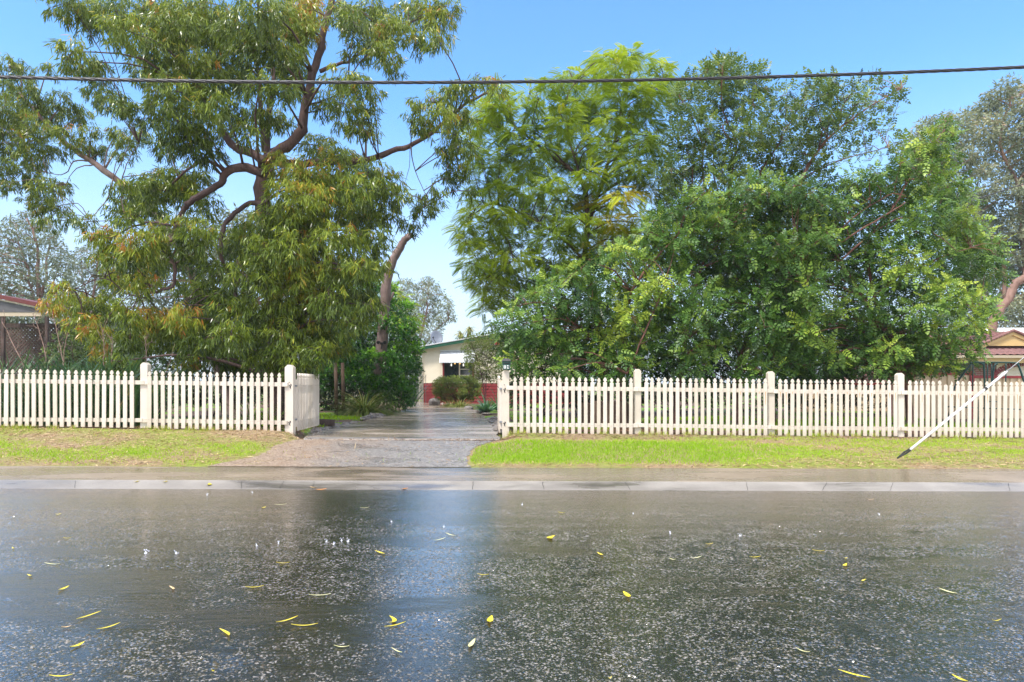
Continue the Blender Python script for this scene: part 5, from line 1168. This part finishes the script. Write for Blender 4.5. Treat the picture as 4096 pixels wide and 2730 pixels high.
# ------------------------------------------------------------------ beige sheet-metal fence
SD = 17.5
def sheetfence(label, pxa, pxb, ytop, ybot, d):
    xa, xb = gx(pxa, d), gx(pxb, d); zt = CAMZ - (ytop - 1530) / 2730 * d; zb = CAMZ - (ybot - 1530) / 2730 * d
    root = empty('sheet_fence', ((xa + xb) / 2, d, zb), label, 'fence', 'beige sheet-metal fence runs')
    n = int((xb - xa) / .19); prof = []
    for k in range(n):
        x = xa + (xb - xa) * k / n; s_ = (xb - xa) / n
        prof += [(x, 0), (x + s_ * .12, -.03), (x + s_ * .38, -.03), (x + s_ * .5, 0)]
    prof.append((xb, 0)); pts = prof + [(x, y + .004) for x, y in reversed(prof)]
    MB().prism(pts, (0, d, zb - .1), (1, 0, 0), (0, 1, 0), (0, 0, 1), zt - zb + .1).build('panel', M['sheet_beige'], root)
    MB().box(((xa + xb) / 2, d, zt + .02), (xb - xa, .09, .06)).build('top_rail', M['sheet_red'], root)
    for x in (xa, xb): MB().box((x, d, (zt + zb) / 2 + .03), (.06, .1, zt - zb + .12)).build('post', M['sheet_red'], root)
sheetfence('taller run of beige sheet fence with a red rail, left of the swing frame', 3560, 3882, 1499, 1712, SD)
sheetfence('lower run of beige sheet fence with a red rail, behind the swing frame', 3888, 4600, 1512, 1712, SD + .02)
sheetfence('run of beige sheet fence glimpsed between pickets under the trees', 3140, 3552, 1540, 1690, 22)
# swing frame
WD = 14.2
sw = empty('swing_frame', (gx(3990, WD), WD, .2), 'dark green tubular steel swing frame standing behind the right fence', 'swing frame')
def w(px, py, d=WD): return pq(px, py, d)
for nm, pts, r in (('top_bar', [w(3880, 1454), w(3910, 1450), w(4060, 1452), w(4072, 1458)], .017), ('leg', [w(3915, 1451), w(3930, 1458), w(3936, 1480), w(3942, 1710)], .02), ('leg', [w(4064, 1453), w(4078, 1475), w(4105, 1560), w(4150, 1715)], .02),
                   ('leg', [w(3885, 1458, WD + .8), w(3850, 1500, WD + .8), w(3815, 1560, WD + .8), w(3790, 1700, WD + .8)], .02), ('leg', [w(3990, 1456, WD + .9), w(3975, 1470, WD + .9), w(3968, 1560, WD + .9), w(3962, 1700, WD + .9)], .02),
                   ('hanger', [w(3891, 1454), w(3890, 1560)], .012), ('hanger', [w(3949, 1454), w(3948, 1600)], .012), ('hanger', [w(3966, 1454), w(3964, 1600)], .012), ('hanger', [w(4023, 1454), w(4022, 1540)], .012),
                   ('brace', [w(3790, 1628, WD + .4), w(4110, 1640, WD + .4)], .014), ('brace', [w(3940, 1606, WD + .3), w(3990, 1608, WD + .3)], .012), ('hanger', [w(3914, 1600), w(3912, 1690)], .012)):
    MB().tube(wig(pts, 4, 0), r, 8).build(nm, M['tube_green'], sw, True)

# ------------------------------------------------------------------ stumps, edging stones, sleepers
for i, (px, wd, yt) in enumerate(((2345, 40, 1612), (2392, 46, 1605), (2440, 48, 1604), (2488, 44, 1608), (2530, 36, 1616))):
    d = 13.6; x = gx(px, d); r = wd / 2730 * d / 2; zt = CAMZ - (yt - 1530) / 2730 * d; zb = float(gz(x, d)) - .05
    mb = MB(); nseg = 16; ring = []
    for zz, rr in ((zb, 1.08), ((zb + zt) / 2, 1.0), (zt - .01, .98), (zt, .90)):
        for k in range(nseg): g = 2 * math.pi * k / nseg; q = r * rr * (1 + .08 * math.sin(3 * g + i) + .04 * math.sin(7 * g)); ring.append((x + q * math.cos(g), d + q * math.sin(g), zz))
    fs = [(a * nseg + k, a * nseg + (k + 1) % nseg, (a + 1) * nseg + (k + 1) % nseg, (a + 1) * nseg + k) for a in range(3) for k in range(nseg)] + [tuple(3 * nseg + k for k in range(nseg))]
    mb.add(ring, fs); tag(mb.build('timber_stump', M['timber']), ['leftmost upright log of the row behind the right fence', 'second upright log from the left, behind the right fence', 'middle upright log of the row behind the right fence', 'second upright log from the right, behind the right fence', 'rightmost and narrowest upright log behind the right fence'][i], 'log', 'row of upright logs')
import itertools
def stone_mesh(seed, r):
    q = np.random.default_rng(seed); mb = MB(); n1, n2 = 7, 10; vs = []
    ax = q.uniform(.7, 1.3, 3); ph = q.uniform(0, 6, 4)
    for i in range(n1 + 1):
        th = math.pi * i / n1
        for k in range(n2):
            g = 2 * math.pi * k / n2; rr = r * (1 + .18 * math.sin(2 * g + ph[0]) * math.sin(th) + .12 * math.sin(3 * th + ph[1]) + q.normal(0, .05))
            vs.append((rr * math.sin(th) * math.cos(g) * ax[0], rr * math.sin(th) * math.sin(g) * ax[1], rr * math.cos(th) * ax[2] * .62))
    fs = [(i * n2 + k, i * n2 + (k + 1) % n2, (i + 1) * n2 + (k + 1) % n2, (i + 1) * n2 + k) for i in range(n1) for k in range(n2)]
    me = bpy.data.meshes.new('stone'); me.from_pydata(vs, [], fs); me.materials.append(M['rock']); me.update(); return me
smesh = [stone_mesh(i, .085) for i in range(6)]
ORD = 'nearest second third fourth fifth sixth seventh eighth ninth tenth eleventh twelfth thirteenth fourteenth fifteenth sixteenth seventeenth eighteenth nineteenth twentieth twenty-first twenty-second twenty-third twenty-fourth twenty-fifth twenty-sixth twenty-seventh twenty-eighth twenty-ninth thirtieth'.split()
ORD += ['farthest'] * 20
def edge_stones(edge, side, y0, y1, step, lab, group, jitter=.05, s0=1.):
    y = y0; k = 0
    while y < y1:
        x = np.interp(y, [p[1] for p in edge], [p[0] for p in edge]) + side * (.07 + rng.uniform(0, jitter)); s_ = rng.uniform(.7, 1.35) * s0
        o = bpy.data.objects.new('edging_stone', smesh[k % 6]); C.objects.link(o); o.location = (x, y, float(gz(x, y)) + .02); o.scale = (s_, s_, s_); o.rotation_euler = (0, 0, rng.uniform(0, 6))
        tag(o, lab % ORD[k], 'stone', group); k += 1; y += step * rng.uniform(.8, 1.3) * (y / 13) ** .8
edge_stones(DL, -1, 12.4, 16.2, .17, 'dark stone edging the left side of the driveway, %s counting from the gate', 'stones edging the left side of the driveway')
edge_stones(DL, -1, 16.6, 19.5, .24, 'pale rock below the round tussock left of the driveway, %s from the gate', 'pale rocks at the foot of the tussock', .15, 1.5)
edge_stones(DR, 1, 12.7, 17.5, .16, 'rough grey stone edging the right side of the driveway, %s from the gate', 'stones edging the right side of the driveway', .2)
edge_stones(DR, 1, 19.5, 29.5, .30, 'small pale stone on the far right curve of the driveway, %s from the gate', 'stones along the far curve of the driveway', .1, 1.1)
x = gx(1742, 28); o = bpy.data.objects.new('boulder', smesh[2]); C.objects.link(o); o.location = (x, 27.6, .38); o.scale = (2.8, 2.6, 3.2); tag(o, 'rounded grey boulder at the corner of the red weatherboards', 'boulder')
def sleeper(label, pa, pb, ya, yb, h, mat='dark_timber', dy=-.01, group=None, d=None):
    xa, xb = (fx(pa), fx(pb)) if d is None else (gx(pa, d), gx(pb, d)); mb = MB(); vs = []
    for x, py in ((xa, ya), (xb, yb)):
        yy = (yf(x) + dy) if d is None else d; z = CAMZ - (py - 1530) / 2730 * yy
        vs += [(x, yy, z - h), (x, yy + .07, z - h), (x, yy + .07, z), (x, yy, z)]
    mb.add(vs, [(0, 1, 2, 3), (7, 6, 5, 4), (0, 4, 5, 1), (1, 5, 6, 2), (2, 6, 7, 3), (3, 7, 4, 0)]); tag(mb.build('garden_sleeper', M[mat], bevel=.004), label, 'sleeper', group)
sleeper('grey weathered board on edge under the right fence, before the second post', 2605, 3010, 1745, 1754, .09, 'rock', .05)
sleeper('pale weathered board on edge under the right fence, before the third post', 3330, 3590, 1747, 1750, .10, 'rock', .05)
sleeper('dark timber sleeper lying on the mulch beside the open left gate', 1262, 1336, 1676, 1680, .12, 'dark_timber', 0, None, 13.9)

# ------------------------------------------------------------------ grass, litter and mulch (stuff)
def greenness(x, y):
    t = (y - 9) / (yf(x) - 9)
    n = hashn(x * .9, y * 1.6) * .5 + hashn(x * 2.3 + 5, y * 3.1) * .35 + hashn(x * 5.3 + 1, y * 6.1) * .25
    right = (x > -.75).astype(float)
    gR = 1.15 * (1 - smooth(2.0, 5.0, x)) * smooth(.03, .16, t) * (1 - smooth(.62, .84, t)) + .46 * smooth(2., 5., x) * smooth(.12, .35, t) * (1 - smooth(.85, 1.0, t))
    gL = .50 * np.exp(-((t - .30) / .22) ** 2) + .08
    return np.where(right > 0, gR, gL) + n * np.where(x > 2.5, .55, np.where(x > -.8, .3, .65))
def in_gravel(x, y):
    lx = np.interp(y, [9.0, 9.6, 10.5, 11.42], [gx(820, 9), gx(1010, 9.6), gx(1110, 10.5), gx(1210, 11.42)]); rx = np.interp(y, [9.0, 9.6, 10.5, 11.42], [gx(1880, 9), gx(1865, 9.6), gx(1890, 10.5), gx(1985, 11.42)])
    return (x > lx - .05) & (x < rx + .05)
n = 150000; x = rng.uniform(-10, 11, n); u = rng.random(n); y = 9.02 + u * (yf(x) - 9.1)
g = greenness(x, y); keep = (rng.random(n) < np.clip((g - .12) * 1.7, .05, 1)) & ~(in_gravel(x, y) & (rng.random(n) > .012)); x, y, g = x[keep], y[keep], g[keep]; n = len(x)
lush = np.clip(g, 0, 1); P = np.stack([x, y, gz(x, y) - .002], 1); D = rng.normal(0, .5, (n, 3)) + np.array((0, 0, 1.0)); D[:, 2] = np.abs(D[:, 2])
tt = np.clip(.80 - .55 * lush + rng.normal(0, .13, n), 0, 1)
lb = LB(); lb.add(BLADE, P, D, rng.normal(size=(n, 3)), (.018 + .026 * lush) * rng.uniform(.6, 1.5, n), .006, tt)
# taller tufts along fence foot
n = 9000; x = rng.uniform(-10, 11, n); cl_ = hashn(x * 3.1, x * 1.3); keep = (cl_ > .12) & ~((x > -3.7) & (x < -.1)); x = x[keep]; n = len(x); y = yf(x) + rng.normal(-.03, .06, n)
lb.add(BLADE, np.stack([x, y, gz(x, y)], 1), rng.normal(0, .35, (n, 3)) + np.array((0, 0, 1.)), rng.normal(size=(n, 3)), rng.uniform(.03, .11, n), .006, np.clip(rng.normal(.74, .2, n), 0, 1))
tag(lb.build('verge_grass', M['grass'], loc=(0, 10, 0)), 'short bright green and straw-coloured grass on the verge in front of the fence', 'grass', kind='stuff')
# lawn patches inside the yard
lb = LB(); n = 30000
x = np.concatenate([rng.uniform(-7.2, -2.2, 9000), rng.uniform(-.1, 10, 21000)]); y = np.concatenate([rng.uniform(13.4, 20, 9000), rng.uniform(13.0, 17.5, 21000)])
dl = np.interp(y, [p[1] for p in DL], [p[0] for p in DL]); ok = (hashn(x * .8, y * .8) > -.1) & ~((x > dl - .15) & (x < 0)); x, y = x[ok], y[ok]; n = len(x)
lb.add(BLADE, np.stack([x, y, gz(x, y)], 1), rng.normal(0, .5, (n, 3)) + np.array((0, 0, 1.)), rng.normal(size=(n, 3)), rng.uniform(.04, .10, n), .016, np.clip(rng.normal(.35, .15, n), 0, 1))
tag(lb.build('yard_grass', M['grass'], loc=(0, 14, 0)), 'bright green ground cover patches inside the front garden', 'grass', kind='stuff')
# litter: straws, bark and leaf flecks
lb = LB(); n = 40000; x = rng.uniform(-10, 11, n); t = rng.random(n); y = 9.03 + t * (yf(x) - 9.03); g = greenness(x, y)
keep = rng.random(n) < np.clip(.85 - .8 * g, .05, 1) * np.where(in_gravel(x, y), .12, 1); x, y, t = x[keep], y[keep], t[keep]; n = len(x)
edge = smooth(.72, .9, (y - 9) / (yf(x) - 9)) * (x > -.9)
D = rng.normal(size=(n, 3)) * np.array((1, .8, .12)); N = np.array((0, 0, 1.)) + rng.normal(0, .25, (n, 3))
lb.add(LANCE, np.stack([x, y, gz(x, y) + .012], 1), D, N, rng.uniform(.03, .13, n), rng.uniform(.004, .014, n), np.clip(rng.normal(.62, .2, n) - .45 * edge, 0, .96))
# behind the fence
n2 = 26000; x = rng.uniform(-9, 11, n2); y = yf(x) + rng.uniform(0, 3.2, n2); dl = np.interp(y, [p[1] for p in DL], [p[0] for p in DL]); ok = ~((x > dl) & (x < np.interp(y, [p[1] for p in DR], [p[0] for p in DR]))); x, y = x[ok], y[ok]; n2 = len(x)
lb.add(LANCE, np.stack([x, y, gz(x, y) + .012], 1), rng.normal(size=(n2, 3)) * np.array((1, 1, .2)), np.array((0, 0, 1.)) + rng.normal(0, .3, (n2, 3)), rng.uniform(.04, .12, n2), rng.uniform(.006, .02, n2), np.clip(rng.normal(.25, .2, n2), 0, .9))
# drive-front litter line
n3 = 1500; x = rng.uniform(gx(1190, 11.3), gx(2060, 11.3), n3); y = 11.36 + rng.normal(0, .05, n3)
lb.add(LANCE, np.stack([x, y, gz(x, y) + .018], 1), rng.normal(size=(n3, 3)) * np.array((1, .6, .2)), np.array((0, 0, 1.)) + rng.normal(0, .3, (n3, 3)), rng.uniform(.03, .09, n3), rng.uniform(.005, .014, n3), np.clip(rng.normal(.25, .2, n3), 0, .9))
tag(lb.build('leaf_litter', M['litter'], loc=(0, 11, 0)), 'brown straw, bark and fallen leaf litter scattered over the verge and under the fence', 'leaf litter', kind='stuff')

# ------------------------------------------------------------------ leaves lying on the road
def leaf_obj(ox, oy, Lpx, ang, mi, curve, wr, label, z0=None):
    d = 1568 * CAMZ / (oy - 879)
    if d > 7.6: d = min(d, 7.85)
    x = (ox - 1176.5) / 1568 * d; z = float(roadz(x)) + .004 if d < 7.58 else float(kerbz(np.array(x), np.array(d))) + .004
    a = R(ang); # angle in ground plane derived from picture slope
    dxs, dys = math.cos(a), math.sin(a); fore = (oy - 879) / 1568; dxw = dxs; dyw = dys / max(fore, .1); l_ = math.hypot(dxw, dyw)
    L = Lpx * d / 1568 * l_ if l_ < 2.5 else Lpx * d / 1568 * 2.5; L = min(L, .15) * .86; wr *= .85; g = math.atan2(dyw, dxw)
    n = 8; vs = []
    for i in range(n + 1):
        t = i / n; w_ = wr * L * math.sin(math.pi * min(1, t * .96 + .02)) ** .8 * .5; cx = (t - .5) * L; cy = curve * L * (1 - (2 * t - 1) ** 2)
        for sg, zz in ((1, .003), (0, .0005), (-1, .003)):
            vs.append((cx, cy + sg * w_, zz + .008 * abs(2 * t - 1) ** 2))
    fs = []
    for i in range(n): fs += [(3 * i, 3 * i + 1, 3 * i + 4, 3 * i + 3), (3 * i + 1, 3 * i + 2, 3 * i + 5, 3 * i + 4)]
    me = bpy.data.meshes.new('fallen_leaf'); me.from_pydata(vs, [], fs); me.materials.append(M['road_leaf'][mi]); me.update()
    o = bpy.data.objects.new('fallen_leaf', me); C.objects.link(o); o.location = (x, d, z); o.rotation_euler = (0, 0, g); tag(o, label, 'leaf', 'fallen leaves on the wet road')
RL = [(515,1461,50,-22,0,.12,.16,'large curved yellow leaf with orange tail, left of the bright reflection'),(250,1447,38,28,0,.03,.14,'straight yellow leaf slanting up, lower left of the road'),(205,1422,36,38,0,.1,.13,'thin curved yellow leaf left of the pair at lower left'),(178,1490,22,40,0,.05,.38,'broad yellow-green leaf near the lower left corner'),(140,1561,60,2,0,.02,.12,'long yellow leaf at the bottom left edge of the frame'),
 (153,1448,20,10,2,.18,.3,'small tan curled leaf at lower left'),(393,1358,26,-20,2,.15,.2,'pale tan curved leaf left of centre, above the yellow slivers'),(585,1354,46,4,0,.03,.1,'thin yellow-green leaf above the large curved one'),(660,1430,46,22,0,.03,.12,'slim yellow leaf pointing up right, upper of a pair'),(700,1441,72,2,0,-.03,.08,'long flat yellow leaf, lower of a pair'),
 (735,1372,58,2,1,.02,.07,'long pale sliver left of the bright reflection'),(895,1430,22,-60,0,.25,.25,'small hooked yellow leaf inside the bright reflection'),(908,1441,52,14,0,.03,.1,'thin yellow leaf under the hooked one'),(785,1491,42,-2,1,.02,.09,'pale straight leaf below the bright reflection, left side'),(912,1501,36,-20,1,.05,.1,'pale leaf slanting down at the bottom of the bright reflection'),
 (873,1274,34,-15,0,.08,.15,'yellow leaf with rounded head at the left rim of the reflection'),(1128,1428,20,78,0,.05,.4,'bright yellow oval leaf right of the bright reflection'),(1085,1484,26,60,1,.05,.25,'pale green leaf below the bright yellow oval one'),(1110,1324,30,-3,0,.04,.12,'thin yellow leaf right of the reflection, mid road'),(1272,1238,15,40,0,.3,.5,'folded yellow leaf alone right of the reflection, upper road'),
 (1438,1370,20,-65,0,.1,.35,'yellow curved leaf standing alone in the dark right half'),(1378,1276,14,-30,0,.15,.3,'tiny yellow leaf in the upper dark right half'),(1545,1287,16,-10,1,.1,.3,'small pale leaf left of the yellow sliver, upper right half'),(1600,1283,34,8,1,.03,.1,'pale sliver right of the small pale leaf'),(1735,1281,32,2,0,.03,.12,'flat yellow leaf in the middle of the upper right half'),
 (1630,1251,22,4,0,.03,.12,'short yellow leaf nearer the kerb, above the pale sliver'),(1880,1266,28,-6,0,.03,.1,'thin yellow leaf left of the two stacked yellow ones'),(1943,1283,10,0,0,.1,.5,'upper of two stacked tiny yellow leaves, right half'),(1946,1300,14,30,0,.2,.4,'lower of two stacked tiny yellow leaves, right half'),(1984,1335,20,10,0,.15,.3,'curved yellow leaf below the two stacked ones'),
 (2178,1360,24,-35,1,.1,.18,'pale leaf near the right edge, mid road'),(2290,1426,30,4,0,.03,.12,'faint tan-yellow leaf close to the right edge'),(1845,1498,28,-22,1,.05,.12,'pale leaf near the bottom, right of centre'),(1962,1553,64,-20,0,.08,.13,'large yellow leaf cut by the bottom edge, right half'),(2205,1562,24,-50,0,.1,.3,'yellow leaf at the bottom right corner'),(1402,1562,10,10,0,.1,.5,'tiny yellow fleck at the bottom edge, right of centre'),
 (147,1359,14,60,0,.1,.35,'small yellow upright leaf at far left, mid road'),(68,1329,20,-8,0,.1,.3,'yellow leaf at the left edge, mid road'),(30,1266,12,-10,0,.1,.4,'small yellow-green leaf near the left edge, upper road'),(134,1187,10,10,0,.1,.6,'round yellow leaf near the kerb at far left'),(606,1170,10,10,0,.1,.6,'round yellow leaf near the kerb, left of centre'),(155,1242,20,2,0,.03,.12,'thin yellow-green leaf at far left, upper road'),(120,1302,48,-3,1,.03,.08,'long pale sliver at the far left, mid road'),(650,1298,36,0,0,.02,.08,'faint thin yellow leaf left of the reflection'),(645,1163,30,3,1,.03,.1,'pale sliver close to the kerb, left of centre'),(490,1548,10,0,0,.1,.6,'tiny yellow fleck at the bottom edge, left half'),
 (838,1170,24,3,1,.03,.12,'thin pale leaf near the kerb, left of the reflection'),(1035,1232,30,-14,1,.05,.1,'thin leaf inside the bright reflection, upper road'),(1010,1243,30,14,1,.05,.1,'second thin leaf inside the bright reflection'),
 (478,1122,14,-30,0,.15,.4,'yellow leaf stuck against the foot of the kerb at left'),(738,1128,26,4,3,.1,.4,'orange-brown leaf against the kerb below the gateway'),(316,1113,16,60,0,.03,.2,'thin yellow leaf on the kerb face at far left'),(382,1112,12,60,0,.03,.2,'second thin yellow leaf on the kerb face at left'),(720,1125,20,-3,2,.05,.3,'tan leaf against the kerb beside the orange one'),(930,1126,16,5,3,.1,.4,'orange leaf at the kerb, below the gravel'),(2000,1147,18,-2,2,.05,.2,'small tan leaf near the kerb in the right half'),(1290,1180,18,-5,0,.05,.15,'thin yellow leaf near the kerb, right of centre'),(1455,1262,0.1,0,1,.1,.3,'')]
for q in RL:
    if q[7]: leaf_obj(*q)
# rain splashes: little crowns of droplets
sm = MB()
for (ox, oy, s_) in ((785, 1244, 1.), (800, 1246, 1.3), (767, 1252, .8), (750, 1246, .8), (476, 1140, 1.), (580, 1134, .8), (335, 1274, 1.4), (405, 1274, 1.), (590, 1256, .9), (640, 1250, .8), (1020, 1212, .8), (1455, 1180, .7), (1700, 1230, 1.), (1540, 1225, .8), (900, 1200, .7), (1200, 1160, .8), (2020, 1180, .8)):
    d = 1568 * CAMZ / (oy - 879); x = (ox - 1176.5) / 1568 * d; z = float(roadz(x)); nk = 9
    s_ *= .8
    for k in range(10):
        g = random.uniform(0, 6.28); rr = .022 * s_ * random.random(); h_ = random.uniform(.001, .026) * s_; r0 = random.uniform(.0012, .0035) * s_
        c_ = np.array((x + rr * math.cos(g), d + rr * math.sin(g), z + h_)); sm.tube([c_ + (0, 0, -r0), c_ + (0, 0, -r0 * .4), c_ + (0, 0, r0 * .5), c_ + (0, 0, r0)], [r0 * .3, r0, r0 * .9, r0 * .2], 6)
    sm.tube([(x, d, z), (x, d, z + .004 * s_), (x, d, z + .016 * s_)], [.010 * s_, .004 * s_, .0012 * s_], 8)
tag(sm.build('rain_splash', M['splash'], origin_at=(0, 5, 0)), 'small splashes of raindrops hitting the wet road', 'rain splashes', kind='stuff')

# ------------------------------------------------------------------ haze
hz = MB().box((0, 60, 9), (200, 180, 24)).build('haze', M['white'], origin_at=(0, 60, -3)); hz.data.materials.clear()
hm = bpy.data.materials.new('haze'); hm.use_nodes = True; hm.node_tree.nodes.clear(); ho = hm.node_tree.nodes.new('ShaderNodeOutputMaterial'); pv = hm.node_tree.nodes.new('ShaderNodeVolumePrincipled')
pv.inputs['Color'].default_value = (.92, .95, 1, 1); pv.inputs['Density'].default_value = .0007; pv.inputs['Anisotropy'].default_value = .2
hm.node_tree.links.new(pv.outputs[0], ho.inputs['Volume']); hz.data.materials.append(hm); tag(hz, 'thin pale rain haze filling the air', 'haze', kind='stuff'); hz.display_type = 'WIRE'
